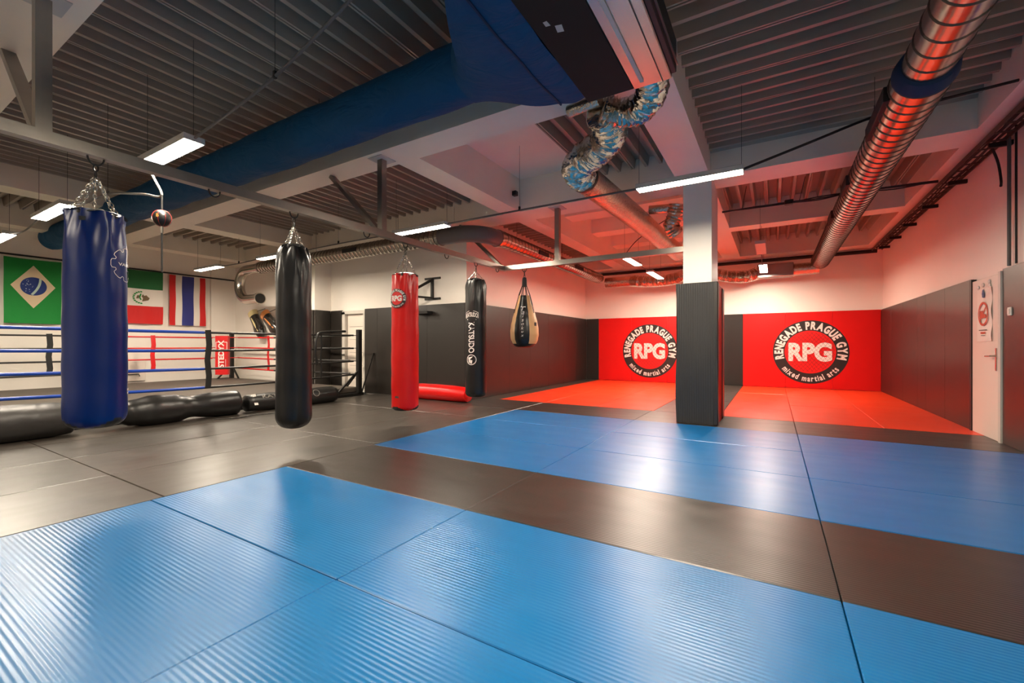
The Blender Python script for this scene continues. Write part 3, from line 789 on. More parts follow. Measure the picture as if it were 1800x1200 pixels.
for k, (ch, sz) in enumerate([('T', .13), ('a', .11), ('i', .10), ('s', .09), ('o', .08), ('k', .08), ('u', .07), ('x', .07)]):
    zc = 1.72 - k * .066; rr = .165 + (1.72 - zc) * .26
    if zc < 1.36: rr = .252
    ff = wrap(TX, TY, rr, ta - radians(8), zc)
    m.mapped(centred(ch, sz, .0, 1.1, shear=.3), lambda a, b: ff(a, b, .012))
m.build('lettering', 'print_white', part(tb, 'body'))
ff = wrap(TX, TY, .235, ta + radians(52), 1.46)
MB().mapped(([(-.03, -.03), (.03, -.03), (.03, .03), (-.03, .03)], [(0, 1, 2, 3)]), lambda a, b: ff(a, b, .008)).build('small_label', 'paper_dark', part(tb, 'body'))

# double end ball hanging from the conduit
t = thing('speed_ball', (-4.95, 1.82, 2.22), 'small round black speed ball with red seams, hanging beside the blue duct', 'ball')
MB().sphere((-4.95, 1.82, 2.29), .078, 24).build('ball', 'vinyl_black', t, True)
for an in (0, .8, 1.6, 2.4):
    pts = [(-4.95 + .0785 * cos(q * 2 * pi / 32) * cos(an), 1.82 + .0785 * cos(q * 2 * pi / 32) * sin(an), 2.29 + .0785 * sin(q * 2 * pi / 32)) for q in range(33)]
    MB().sweep(pts, .0012, 5, cap=False).build('seam', 'ball_red', t)
ff = wrap(-4.95, 1.82, .078, CAMDIR(-4.95, 1.82) - radians(25), 2.30)
MB().mapped(centred('B', .04, .02), lambda a, b: (-4.95 + (ff(a, b, .001)[0] + 4.95), ff(a, b, .001)[1], ff(a, b, 0)[2])).build('emblem', 'gold', t)
MB().sweep([(-4.95, 1.82, 2.365), (-4.95, 1.82, 2.40), (-4.95, 1.82, 2.50)], .008, 8).build('upper_cord', 'strap', t)
m = MB(); m.sweep([(-4.95, 1.82, 2.215), (-4.952, 1.82, 2.15)], .012, 8); m.build('lower_loop', 'chrome', t)
MB().sweep([(-4.952, 1.82, 2.15), (-4.955, 1.822, 1.95), (-4.948, 1.82, 1.78)], .007, 8).build('lower_cord', 'strap', t)

# ------------------------------------------------------------------ bags lying on the floor
def lying(name, label, path, rads, m, n=28, cap_mats=None, group='bags lying along the ring', zs=None):
    t = thing(name, (path[0][0], path[0][1], 0), label, 'punching bag', group)
    P = []; R = []
    for (x, y), r in zip(path, rads): P.append((x, y, max(r, .02) * .95)); R.append(r)
    # densify
    PP = []; RR = []
    for k in range(len(P) - 1):
        for q in range(5):
            u = q / 5; s_ = u * u * (3 - 2 * u)
            PP.append(tuple(P[k][i] + (P[k + 1][i] - P[k][i]) * u for i in range(3))); RR.append(R[k] + (R[k + 1] - R[k]) * s_ + random.uniform(-.0015, .0015))
    PP.append(P[-1]); RR.append(R[-1])
    zmax = max(max(R) * .96, .05)
    PP = [(p[0], p[1], (r * .96 if zs is None else zs)) for p, r in zip(PP, RR)]
    MB().sweep(PP, RR, n).build('body', m, t, True)
    return t
b = lying('lying_bag', 'thick long black punching bag on the floor at the left edge of the picture', [(-7.42, .10), (-7.42, .16), (-7.40, .4), (-7.40, 1.0), (-7.40, 1.55), (-7.40, 1.78), (-7.40, 1.83)], [.12, .19, .21, .215, .21, .19, .12], 'vinyl_black_b', zs=.205)
b = lying('lying_bag', 'torso shaped black grappling bag lying on the floor behind the blue bag', [(-7.36, 1.92), (-7.36, 1.98), (-7.36, 2.2), (-7.36, 2.35), (-7.36, 2.6), (-7.36, 2.85), (-7.36, 3.05), (-7.36, 3.3), (-7.36, 3.55), (-7.36, 3.68), (-7.36, 3.72)], [.05, .10, .12, .17, .215, .20, .155, .185, .20, .195, .12], 'vinyl_black', zs=.19)
b = lying('lying_bag', 'slim black punching bag with white lettering lying before the ring', [(-7.36, 3.80), (-7.36, 3.84), (-7.36, 4.2), (-7.36, 4.9), (-7.36, 5.42), (-7.36, 5.50), (-7.36, 5.54)], [.06, .135, .145, .15, .155, .135, .07], 'vinyl_black', zs=.148)
m = MB(); r_ = .152
def rollmap(a, b): an = radians(28) - b / r_; return (-7.36 + cos(an) * r_ * 1.03, a, .148 + sin(an) * r_ * 1.03)
vs, fs = centred('KATSUDO', 1, .02, width=.62, height=.06); m.mapped((vs, fs), lambda a, b: rollmap(4.35 + a, -b - .03))
m.mapped(disc2d(.055, .068, 30), lambda a, b: rollmap(5.02 + a, b)); m.build('lettering', 'print_grey', part(b, 'body'))
m = MB(); m.mapped(([(-.03, -.10), (.03, -.10), (.03, .10), (-.03, .10)], [(0, 1, 2, 3)]), lambda a, b: rollmap(3.93 + a, b)); m.build('label_patch', 'print_white', part(b, 'body'))
t = thing('lying_bag', (-5.7, 6.7, 0), 'long red punching bag lying on the floor along the black padded wall', 'punching bag')
pr = [(-6.52, 6.70), (-6.49, 6.70), (-6.2, 6.705), (-5.8, 6.71), (-5.4, 6.70), (-5.12, 6.69), (-4.99, 6.685), (-4.965, 6.685)]; rr = [.08, .14, .16, .16, .155, .145, .13, .05]
MB().sweep([(x, y, .155 - max(0, x + 5.3) * .03) for x, y in pr], rr, 28).build('body', 'vinyl_red', t, True)
o = cable([(-7.0, 3.2, .012), (-6.85, 3.45, .012), (-6.9, 3.8, .012), (-6.78, 4.0, .014)], .006, 'cable', 'thin black cord with a metal end lying before the torso bag', 'loose_cable', 'cord', None)
MB().sweep([(-6.78, 4.0, .014), (-6.74, 4.06, .014)], .011, 8).build('metal_end', 'chrome', o)
o = MB().sweep([(-8.02, 6.72, .03), (-7.82, 6.885, .92)], .016, 12).build('steel_bar', 'steel_dark', None)
tag(o, 'thin steel bar leaning against the black padded wall beside the ring post', 'bar')

# ------------------------------------------------------------------ boxing ring
RX0, RX1, RY0, RY1 = -13.2, -7.85, 1.05, 6.50
t = thing('boxing_ring', (-10.5, 3.8, 0), 'low boxing ring with blue, black and red ropes in front of the flag wall', 'boxing ring')
MB().box(RX0 - .35, RX1 + .02, RY0 - .4, RY1 + .12, -.04, .05, .01).build('base_frame', 'steel_dark', t)
MB().box(RX0 - .30, RX1 - .10, RY0 - .3, RY1 + .05, .05, .17, .02).build('canvas', 'canvas', t)
def post(x, y, z1=1.44): return MB().bar((x, y, .05), (x, y, z1), .09, .09).build('post', 'steel_dark', t)
post(RX0, RY1); post(RX1, RY1); post(RX1, RY0); post(RX0, RY0)
for (x, y, dx, dy) in ((RX0, RY1, .45, 0), (RX0, RY1, 0, -.45), (RX1, RY1, 0, -.55), (RX1, RY1, -.5, 0)):
    MB().bar((x, y, .55), (x + dx, y + dy, .08), .035, .035).build('brace', 'steel_dark', t)
ZR = (1.31, 1.03, .75, .46)
for k, z in enumerate(ZR):
    y_ch = 3.45
    def sag(y, a=RY0, b=RY1, s_=.012 + .012 * k): u = (y - a) / (b - a); return z - s_ * sin(pi * u)
    pts = [(RX1, RY0 + .1 + (y_ch - RY0 - .1) * q / 8, 0) for q in range(9)]
    MB().sweep([(p[0], p[1], sag(p[1])) for p in pts], .022, 12).build('rope', 'rope_blue', t, True, label='blue padded rope')
    pts = [(RX1, y_ch + (RY1 - .15 - y_ch) * q / 8, 0) for q in range(9)]
    MB().sweep([(p[0], p[1], sag(p[1])) for p in pts], .019, 12).build('rope', 'rope_black', t, True, label='black padded rope')
    MB().sweep([(RX1, RY1 - .16, z), (RX1, RY1 - .02, z)], .008, 8).build('turnbuckle', 'chrome', t)
    # far side along the flag wall: black then red
    MB().sweep([(RX0, RY0 + .1 + 2.3 * q / 6, z - .01) for q in range(7)], .019, 10).build('rope', 'rope_black', t, True, label='black padded rope')
    MB().sweep([(RX0, RY0 + 2.4 + (RY1 - .5 - RY0 - 2.4) * q / 6, z - .01) for q in range(7)], .019, 10).build('rope', 'rope_red', t, True, label='red padded rope')
    # side along the wall with the door: red then black
    MB().sweep([(RX0 + .35 + 1.75 * q / 6, RY1, z - .02 * (q / 6)) for q in range(7)], .019, 10).build('rope', 'rope_red', t, True, label='red padded rope')
    MB().sweep([(RX0 + 2.1 + (RX1 - .3 - RX0 - 2.1) * q / 6, RY1, z - .02 * (1 - q / 6)) for q in range(7)], .021, 10).build('rope', 'rope_black', t, True, label='black padded rope')
    MB().sweep([(RX1 - .32, RY1, z), (RX1 - .03, RY1, z)], .008, 8).build('turnbuckle', 'chrome', t)
    MB().sweep([(RX0 + .02, RY1 - .5, z), (RX0 + .36, RY1 - .02, z)], .012, 8).build('turnbuckle', 'rope_red', t)
def vstrap(x, y, m, w=.035, z0=.40, z1=1.34, dy=0):
    mb = MB(); mb.sweep([(x, y, z1), (x + .01, y + .012, 1.1), (x, y - .01, .85), (x + .008, y + .01 + dy, .6), (x, y + dy, z0)], w, 8, sx=.22, sy=1.0, up=(1, 0, 0)); return mb.build('rope_strap', m, t, True)
vstrap(RX1 + .015, 3.50, 'strap', .045, .42); vstrap(RX0 + .02, 2.86, 'strap', .05, .50); vstrap(RX0 + .02, 4.66, 'rope_red', .05, .46)
vstrap(-11.34, RY1 - .02, 'rope_red', .03, .44); vstrap(-9.6, RY1 - .02, 'strap', .03, .2)
vstrap(RX1 + .01, 5.55, 'strap', .02, .42)
# loose rope padding curled over the top rope
MB().sweep(smoothpath([(RX1 + .03, 5.45, .70), (RX1 + .05, 5.40, 1.0), (RX1 + .05, 5.45, 1.30), (RX1 + .04, 5.62, 1.36), (RX1 + .03, 6.0, 1.385), (RX1 + .03, 6.12, 1.39)], 6), .026, 10).build('rope_padding', 'rope_black', t, True, label='loose black rope padding')
# corner cushion with lettering
MB().box(-.11, .11, -.06, .06, 0, 1.07, .02)
cp = MB(); cx_, cy_ = RX0 + .38, RY1 - .42
ux, uy = cos(radians(45)), sin(radians(45))           # width direction, facing the ring centre
def cpf(a, d, z): return (cx_ + ux * a + uy * d, cy_ + uy * a - ux * d, z)
i_ = [cpf(-.15, -.07, .30), cpf(.15, -.07, .30), cpf(.15, .07, .30), cpf(-.15, .07, .30), cpf(-.15, -.07, 1.35), cpf(.15, -.07, 1.35), cpf(.15, .07, 1.35), cpf(-.15, .07, 1.35)]
cp.v = [tuple(p) for p in i_]; cp.f = [(0, 3, 2, 1), (4, 5, 6, 7), (0, 1, 5, 4), (1, 2, 6, 5), (2, 3, 7, 6), (3, 0, 4, 7)]; cp.m = [0] * 6
pc = cp.build('corner_cushion', 'rope_red', t, label='red corner cushion with white lettering')
m = MB(); vs, fs = centred('STEDYX', 1, .03, width=.74, height=.14)
m.mapped(([(-b, a) for a, b in vs], fs), lambda a, b: cpf(a - .01, .074, .86 + b))
m.mapped(line2d([(.10, .50), (.10, .72)], .010), lambda a, b: cpf(a, .074, b))
m.mapped(line2d([(-.06, 1.18), (-.13, 1.18), (-.13, .95), (-.06, .95)], .014), lambda a, b: cpf(a, .074, b)); m.mapped(line2d([(.06, 1.18), (.13, 1.18), (.13, .95), (.06, .95)], .014), lambda a, b: cpf(a, .074, b))
m.build('lettering', 'print_white', pc)

# ------------------------------------------------------------------ flags
XFL = XL + .10
def flagpt(y0, y1, z0, z1, seed=0):
    def fn(u, v, l=0.0):
        x = XFL + .020 * sin(u * 11 + seed + v * 2) * (1.1 - v) + .012 * sin(v * 9 + u * 4 + seed) + l
        return (x, y0 + (y1 - y0) * u, z0 + (z1 - z0) * v - .035 * sin(pi * u) * v * .3)
    return fn
g = 'flags on the ring wall'
t = thing('flag', (XFL, 2.76, 1.6), 'green Brazilian flag with cream diamond and blue globe, leftmost flag on the wall', 'flag', g)
F = flagpt(2.34, 3.21, 1.57, 2.98, .5)
MB().patch(lambda u, v: F(u, v), 28, 36).build('cloth', 'fl_green', t, True)
W_, H_ = .87, 1.41
def dm(u, v):   # diamond by bilinear subdivision
    c = [(-.34, .0), (0, -.48), (.34, .0), (0, .46)]
    a = Vector(c[0]).lerp(Vector(c[1]), u); b = Vector(c[3]).lerp(Vector(c[2]), u); p = a.lerp(b, v)
    return F(.50 + p.x / W_, .58 + p.y / H_, .006)
MB().patch(dm, 16, 16).build('diamond', 'fl_cream', t, True)
MB().mapped(disc2d(0, .20, 48, 6), lambda a, b: F(.50 + a / W_, .58 + b / H_, .011)).build('globe', 'fl_blue', t, True)
pts = [( -.04 + .13 * q, .0) for q in (0, 1)]
bandpts = [(cos(radians(-8 + q * 7)) * .34 - .24, sin(radians(-40 + q * 8.2)) * .30) for q in range(0)]
band = [(-.03 + .13 * (1 - ((q - 0) / 10 - 1) ** 2), -.185 + .36 * q / 10) for q in range(11)]
MB().mapped(line2d(band, .04), lambda a, b: F(.50 + a / W_, .58 + b / H_, .015)).build('band', 'fl_band', t)
m = MB(); rs = random.Random(4)
for k in range(24):
    a = rs.uniform(-.17, .06); b = rs.uniform(-.14, .14)
    if a * a + b * b < .18 ** 2 and a < .0: m.mapped(disc2d(0, rs.choice([.005, .007, .009]), 6), lambda x, y: F(.50 + (a + x) / W_, .58 + (b + y) / H_, .015))
m.build('stars', 'fl_star', t)
t = thing('flag', (XFL, 4.7, 1.6), 'Mexican flag with green, white and red bands beside the blue bag', 'flag', g)
F = flagpt(4.22, 5.13, 1.65, 3.02, 1.8)
MB().patch(lambda u, v: F(u, .655 + .345 * v), 24, 12).build('green_band', 'fl_dgreen', t, True)
MB().patch(lambda u, v: F(u, .335 + .32 * v), 24, 12).build('white_band', 'fl_white', t, True)
MB().patch(lambda u, v: F(u, .335 * v), 24, 12).build('red_band', 'fl_red', t, True)
m = MB(); rs = random.Random(9); W_, H_ = .91, 1.37
E = lambda a, b, l=.012: F(.50 + a / W_, .49 + b / H_, l)
for k in range(11):
    a = radians(95 + k * 17); c0 = (cos(a) * .17 , sin(a) * .15)
    m.mapped(disc2d(0, .026, 7), lambda x, y: E(c0[0] + x, c0[1] + y * .7))
m.mapped(line2d([(-.02, -.06), (-.05, .0), (-.02, .10)], .03), E)
m.build('wreath', 'fl_green', t)
m = MB()
m.mapped(([(.0, -.10), (.14, -.06), (.17, .0), (.13, .03), (.10, .07), (.05, .05), (.02, .09), (-.01, .03), (.02, -.01)], [(0, 1, 2, 3, 4, 5, 6, 7, 8)]), E)
m.mapped(([(-.12, -.03), (-.07, -.03), (-.05, .06), (-.10, .05)], [(0, 1, 2, 3)]), E); m.build('eagle_emblem', 'fl_brown', t)
t = thing('flag', (XFL, 5.7, 1.6), 'striped Thai flag hung with vertical red, white and blue bands', 'flag', g)
F = flagpt(5.28, 6.14, 1.64, 3.00, 3.0)
for (u0, u1, mm_, nn) in ((0, .167, 'fl_red', 'red_band'), (.167, .333, 'fl_white', 'white_band'), (.333, .667, 'fl_navy', 'blue_band'), (.667, .833, 'fl_white', 'white_band'), (.833, 1, 'fl_red', 'red_band')):
    MB().patch(lambda u, v: F(u0 + (u1 - u0) * u, v), 6, 36).build(nn, mm_, t, True)
o = MB().sweep([(XL + .13, 1.1, 3.03), (XL + .13, 6.9, 3.03)], .02, 10).build('wall_pipe', 'steel_dark', None, True)
tag(o, 'dark horizontal pipe on the wall that the flags hang from', 'pipe')
# hatch and bracket at the foot of the flag wall
t = thing('wall_panel', (XL + .03, 4.5, .18), 'white wall panel with a small dark handle below the Mexican flag', 'panel')
MB().box(XL, XL + .06, 4.2, 4.78, .18, .68, .01).build('board', 'door_white', t)
MB().sweep([(XL + .06, 4.3, .36), (XL + .10, 4.3, .36), (XL + .10, 4.62, .36), (XL + .10, 4.64, .30)], .012, 8).build('handle', 'steel_dark', t)

# hanging pair of boxing gloves
for k, (gx, gz, rot, col2, lab) in enumerate([(-12.42, 1.60, -35, 'glove_gold', 'black boxing glove with cream cuff on the wall left of the tall black bag'), (-11.72, 1.62, -50, 'glove_orange', 'black boxing glove with orange cuff, half behind the tall black bag')]):
    gz += .05
    t = thing('boxing_glove', (gx, 6.80, gz), lab, 'boxing glove', 'gloves on the wall')
    R_ = Matrix.Rotation(radians(rot), 3, 'Y')
    def Q(a, b, c): p = R_ @ Vector((a * 1.25, b, c * 1.25)); return (gx + p.x, 6.80 + p.y, gz + p.z)
    MB().sweep([Q(0, 0, .28), Q(0, 0, .12), Q(0, 0, .02), Q(.0, 0, -.12), Q(.01, 0, -.26), Q(.02, 0, -.33)], [.15, .15, .155, .18, .14, .05], 20, sy=.7, up=(1, 0, 0)).build('fist', 'glove', t, True)
    MB().sweep([Q(.10, -.05, .10), Q(.16, -.07, -.02), Q(.15, -.07, -.16), Q(.12, -.05, -.20)], [.03, .05, .045, .02], 12).build('thumb', 'glove', t, True)
    MB().sweep([Q(0, 0, .36), Q(0, 0, .24)], [.165, .155], 20, sy=.7, up=(1, 0, 0)).build('cuff', col2, t, True)
    MB().sweep([Q(0, -.09, .2), Q(.03, -.105, .0), Q(.05, -.09, -.2)], [.02, .025, .02], 8).build('stripe', col2, t, True)
    MB().sweep([Q(0, 0, .36), (gx + .1, 6.93, 2.12), (gx + .1, 6.955, 2.13)], .008, 6).build('lace', 'strap', t)

# wall bracket above the black pads, and the bag arm under it
t = thing('wall_bracket', (-6.1, 6.9, 2.05), 'black steel wall bracket on the white wall right of the red bag', 'bracket')
MB().box(-6.32, -5.90, 6.93, 6.96, 2.47, 2.51).build('mounting_bar', 'steel_dark', t); MB().box(-6.32, -5.90, 6.93, 6.96, 2.045, 2.085).build('mounting_bar', 'steel_dark', t)
MB().bar((-6.10, 6.92, 2.49), (-6.10, 6.92, 2.06), .05, .05).build('upright', 'steel_dark', t)
MB().bar((-6.10, 6.92, 2.46), (-6.28, 6.30, 2.09), .04, .05).build('strut', 'steel_dark', t)
MB().bar((-6.10, 6.92, 2.08), (-6.28, 6.30, 2.08), .04, .04).build('arm', 'steel_dark', t)
o = MB().box(-6.45, -6.06, 6.72, 6.898, 1.74, 1.80, .008).build('wall_shelf', 'steel_dark'); tag(o, 'short dark shelf on the black pads right of the red bag', 'shelf')

# ------------------------------------------------------------------ ducts
def spiral(pts, r, parent, name='duct_pipe', pitch=.11, ring=.006, m='spiral', n=28):
    """spiral duct: a tube with raised lock seams"""
    P = [Vector(p) for p in pts]; out = []; R = []; mt = []
    acc = 0; L = [(b - a).length for a, b in zip(P, P[1:])]; tot = sum(L)
    def at(d):
        for a, b, l in zip(P, P[1:], L):
            if d <= l or b is P[-1]: return a.lerp(b, min(1, d / l) if l else 0)
            d -= l
    k = max(1, int(tot / pitch)); st = tot / k
    for i in range(k):
        d = i * st
        out += [at(d + .0005), at(d + .004), at(d + .010), at(d + .014)]; R += [r, r + ring, r + ring, r]; mt += [1, 1, 1, 0]
    out.append(at(tot)); R.append(r)
    return MB().sweep([tuple(p) for p in out], R, n, mats=mt[:len(out) - 1]).build(name, [m, 'seam'], parent, True)
def grille_box(x0, x1, y0, y1, z0, z1, t): MB().box(x0, x1, y0, y1, z0, z1, .004).build('vent_grille', 'vent', t)
# right duct
t = thing('spiral_duct', (0.95, 8, 2.9), 'long bare spiral duct running to the back wall on the right side', 'duct')
spiral([(.955, 4.30, 3.10), (.955, 12.72, 3.10)], .185, t, pitch=.135)
spiral([(.955, 1.3, 3.14), (.955, 4.22, 3.12)], .155, t, pitch=.165)
MB().sweep([(.955, 4.20, 3.12), (.955, 4.215, 3.118), (.955, 4.30, 3.105), (.955, 4.33, 3.10)], [.157, .176, .194, .190], 32).build('collar', 'fabric_seam', t, True, label='dark blue collar of the duct')
for (a, b) in ((4.5, 5.3), (6.6, 7.1), (8.2, 8.7)): grille_box(.955 - .205, .955 - .16, a, b, 3.03, 3.15, t)
for yy in (3.0, 6.2, 9.0, 11.5): wiremesh([(.955, yy, 3.2), (.955, yy, ZD)], .003).build('hanger', 'wire', t)
# ducts on the back wall
t = thing('wall_duct', (0.2, 12.7, 2.8), 'crumpled foil duct and zinc box on the back wall right of the column', 'duct', 'foil ducts on the back wall')
MB().sweep([(.95, 12.75, 2.96), (.42, 12.80, 2.96)], .15, 24).build('pipe', 'foil_pipe', t, True)
MB().box(-.35, .42, 12.6, 13.0, 2.80, 3.12, .01).build('zinc_box', 'ahu_metal', t)
def flex(path, r, parent, name='flex_hose', amp=.012, pitch=.035, m='foil', n=48, seed=1):
    rnd = random.Random(seed); S_ = [Vector(p) for p in smoothpath(path, 40)]
    # resample
    L = [0]
    for a, b in zip(S_, S_[1:]): L.append(L[-1] + (b - a).length)
    tot = L[-1]; k = int(tot / (pitch / 4)); out = []; j = 0
    for i in range(k + 1):
        d = tot * i / k
        while j < len(L) - 2 and L[j + 1] < d: j += 1
        u = (d - L[j]) / max(1e-9, L[j + 1] - L[j]); out.append(S_[j].lerp(S_[j + 1], u))
    ra = [rnd.uniform(.4, 1.6) for _ in range(k + 2)]
    rr = [r + amp * sin(2 * pi * i / 4) * ra[i // 4] for i in range(k + 1)]
    mb = MB().sweep([tuple(p) for p in out], rr, n)
    p1, p2 = rnd.uniform(0, 6), rnd.uniform(0, 6)
    for i in range(k + 1):
        for q in range(n):
            v = mb.v[i * n + q]; o_ = out[i]; a = 2 * pi * q / n
            f_ = 1 + .02 * sin(3 * a + i * .11 + p1) * sin(i * .23) + .02 * sin(7 * a - i * .31 + p2) + .016 * sin(13 * a + i * .53) + rnd.uniform(-.012, .012)
            mb.v[i * n + q] = tuple(o_ + (Vector(v) - o_) * f_)
    return mb.build(name, m, parent, True)
flex([(-.35, 12.78, 2.95), (-.6, 12.72, 2.86), (-1.0, 12.6, 2.88), (-1.4, 12.5, 2.98)], .15, t, seed=3)
t = thing('wall_duct', (-3, 12.7, 2.8), 'crumpled foil duct on the back wall left of the column', 'duct', 'foil ducts on the back wall')
MB().sweep([(-4.3, 12.62, 2.96), (-3.55, 12.62, 2.96)], .15, 24).build('pipe', 'foil_pipe', t, True)
flex([(-3.55, 12.62, 2.96), (-3.0, 12.58, 2.90), (-2.4, 12.5, 2.90), (-1.9, 12.4, 3.0), (-1.4, 12.5, 2.98)], .15, t, seed=5)
# left spiral duct: along the red zone wall, round the corner and over the ring
t = thing('spiral_duct', (-6, 6.3, 2.9), 'spiral duct running over the ring and bending down in a hook at its left end', 'duct')
spiral([(-4.45, 6.90, 3.12), (-4.45, 12.45, 3.08)], .145, t, pitch=.13, ring=.004)
el = [(-4.45 - .38 + .38 * cos(radians(q)), 6.80 - .50 + .50 * sin(radians(q)) - .15, 3.10) for q in (90, 75, 60, 45, 30, 15, 0)]
el = []
for q in range(0, 91, 10): a = radians(q); el.append((-4.95 + .50 * cos(a), 6.75 - .50 * sin(a), 3.10))
MB().sweep([(-4.45, 6.86, 3.10)] + el + [(-5.3, 6.25, 3.10)], .150, 28).build('elbow', 'grey_pvc', t, True, label='smooth grey elbow of the duct')
MB().sweep([(-5.28, 6.25, 3.1), (-5.34, 6.25, 3.1)], .160, 28).build('clamp_ring', 'chrome', t, True)
MB().sweep([(-4.45, 6.84, 3.1), (-4.45, 6.90, 3.1)], .162, 28).build('clamp_ring', 'chrome', t, True)
spiral([(-5.36, 6.25, 3.10), (-11.3, 6.25, 3.08)], .148, t, pitch=.11, ring=.003)
uu = []
for q in range(0, 181, 12): a = radians(q); uu.append((-11.9 - .39 * sin(a) - .0, 6.25, 2.69 + .39 * cos(a)))
MB().sweep([(-11.3, 6.25, 3.08)] + uu + [(-11.52, 6.25, 2.30)], .125, 26).build('hook_bend', 'spiral', t, True)
MB().sweep([(-11.52, 6.25, 2.30), (-11.38, 6.25, 2.30), (-11.36, 6.25, 2.30), (-11.30, 6.25, 2.30)], [.13, .13, .15, .15], 26).build('end_flange', 'chrome', t, True)
MB().sweep([(-11.31, 6.25, 2.30), (-11.296, 6.25, 2.30)], .128, 24).build('end_dark_disc', 'vent', t)  # dark disc stands in for the shaded inside of the duct end
for (a, b) in ((-7.9, -7.45), (-10.2, -9.8)): grille_box(a, b, 6.25 - .162, 6.25 - .12, 3.06, 3.14, t)
for (a, b) in ((8.3, 8.75), (10.3, 10.8)): grille_box(-4.45 + .12, -4.45 + .16, a, b, 3.05, 3.14, t)
for (x, y) in ((-6.4, 6.25), (-9.0, 6.25), (-4.45, 7.6), (-4.45, 9.8)): wiremesh([(x, y, 3.2), (x, y, 3.75)], .003).build('hanger', 'wire', t)
# foil pipe from the air unit to the back
t = thing('foil_duct', (-1.9, 5, 3.0), 'thick silver foil duct from the air unit to the back, left of the column', 'duct')
MB().sweep([(-1.93, 4.85, 3.08), (-1.85, 6.6, 3.08), (-1.76, 8.9, 3.05), (-1.72, 9.6, 3.03)], .165, 28).build('pipe', 'foil_pipe', t, True)
flex([(-1.30, 3.72, 3.16), (-1.30, 3.90, 3.14), (-1.36, 4.08, 3.10), (-1.55, 4.22, 3.06), (-1.78, 4.38, 3.05), (-1.92, 4.62, 3.06), (-1.93, 4.90, 3.08)], .15, t, seed=7, amp=.014, pitch=.035)
MB().sweep([(-1.93, 4.86, 3.08), (-1.93, 4.90, 3.08)], .172, 28).build('clamp_ring', 'seam', t, True)
flex([(-.80, 3.26, 3.14), (-.80, 3.42, 3.13), (-.86, 3.60, 3.11), (-1.0, 3.74, 3.10), (-1.16, 3.74, 3.12), (-1.28, 3.66, 3.16)], .115, t, seed=9, amp=.010, pitch=.04)
MB().sweep([(-1.30, 3.66, 3.24), (-1.62, 3.72, 3.25)], .055, 16).build('small_pipe', 'foil_pipe', t, True)
t = thing('foil_duct', (-1.3, 6.9, 2.9), 'short crumpled foil hose dropping beside the white column', 'duct')
flex([(-1.30, 7.22, 3.32), (-1.34, 7.25, 3.15), (-1.40, 7.28, 3.00), (-1.34, 7.35, 2.88)], .12, t, seed=11, amp=.008, pitch=.045)
MB().sweep([(-1.30, 7.28, 3.28), (-1.74, 7.25, 3.30)], .07, 16).build('pipe', 'foil_pipe', t, True)

# ------------------------------------------------------------------ air unit and blue fabric duct
t = thing('air_unit', (-.9, 2.3, 3.0), 'large box air handling unit hung from the ceiling above the blue mats', 'air unit')
MB().box(-1.25, -.89, 1.15, 3.25, 3.0, 3.60, .006).build('dark_panel', 'ahu_dark', t)
MB().box(-.89, -.62, 1.15, 3.25, 2.995, 3.30, .006).build('zinc_panel', 'ahu_metal', t)
MB().box(-.825, -.800, 1.2, 3.17, 2.985, 2.997).build('slot', 'housing', t)
MB().box(-.685, -.680, 1.15, 3.25, 2.990, 2.996).build('seam_line', 'ahu_black', t)
MB().box(-.62, -.585, 1.15, 3.22, 3.01, 3.24, .004).build('side_panel', 'ahu_black', t)
MB().box(-.60, -.575, 1.15, 3.22, 3.06, 3.075).build('rail', 'steel', t)
for (x, y) in ((-1.18, 3.1), (-.7, 3.1)): wiremesh([(x, y, 3.25), (x, y, ZD)], .004).build('hanger', 'wire', t)
m = MB(); m.quad((-1.17, 2.30, 2.9985), (-1.17, 2.34, 2.9985), (-1.14, 2.345, 2.9985), (-1.145, 2.30, 2.9985)); m.quad((-1.12, 2.36, 2.9985), (-1.13, 2.42, 2.9985), (-1.09, 2.43, 2.9985), (-1.08, 2.37, 2.9985)); m.build('sticker_scrap', 'housing', t)
t = thing('fabric_duct', (-2.2, 2.95, 3.15), 'long blue fabric air duct with a wide hood on the air unit', 'duct')
ND = 60; prof_n = 40
def ductR(x): return .232 + .004 * sin(x * 2.3) + .003 * sin(x * 7)
P = []; R = []
nseg = 110; x0_, x1_ = -2.15, -13.4
for k in range(nseg + 1):
    x = x0_ + (x1_ - x0_) * k / nseg; P.append((x, 2.95, 3.39)); R.append(ductR(x))
R[-1] = .20
mb = MB().sweep(P, R, prof_n)
# sagging folds along the lower half
for i in range(nseg + 1):
    for q in range(prof_n):
        v = mb.v[i * prof_n + q]; dz = v[2] - 3.39; dy = v[1] - 2.95; an = atan2(dy, dz)
        fold = .007 * max(0, -cos(an)) * (1 - 2 * abs(sin(v[0] * 3.1 + an * .9))) + .003 * sin(v[0] * 11 + an * 4)
        mb.v[i * prof_n + q] = (v[0], 2.95 + dy * (1 + fold * 4), 3.39 + dz * (1 + fold * 4))
mb.build('sleeve', 'fabric', t, True)
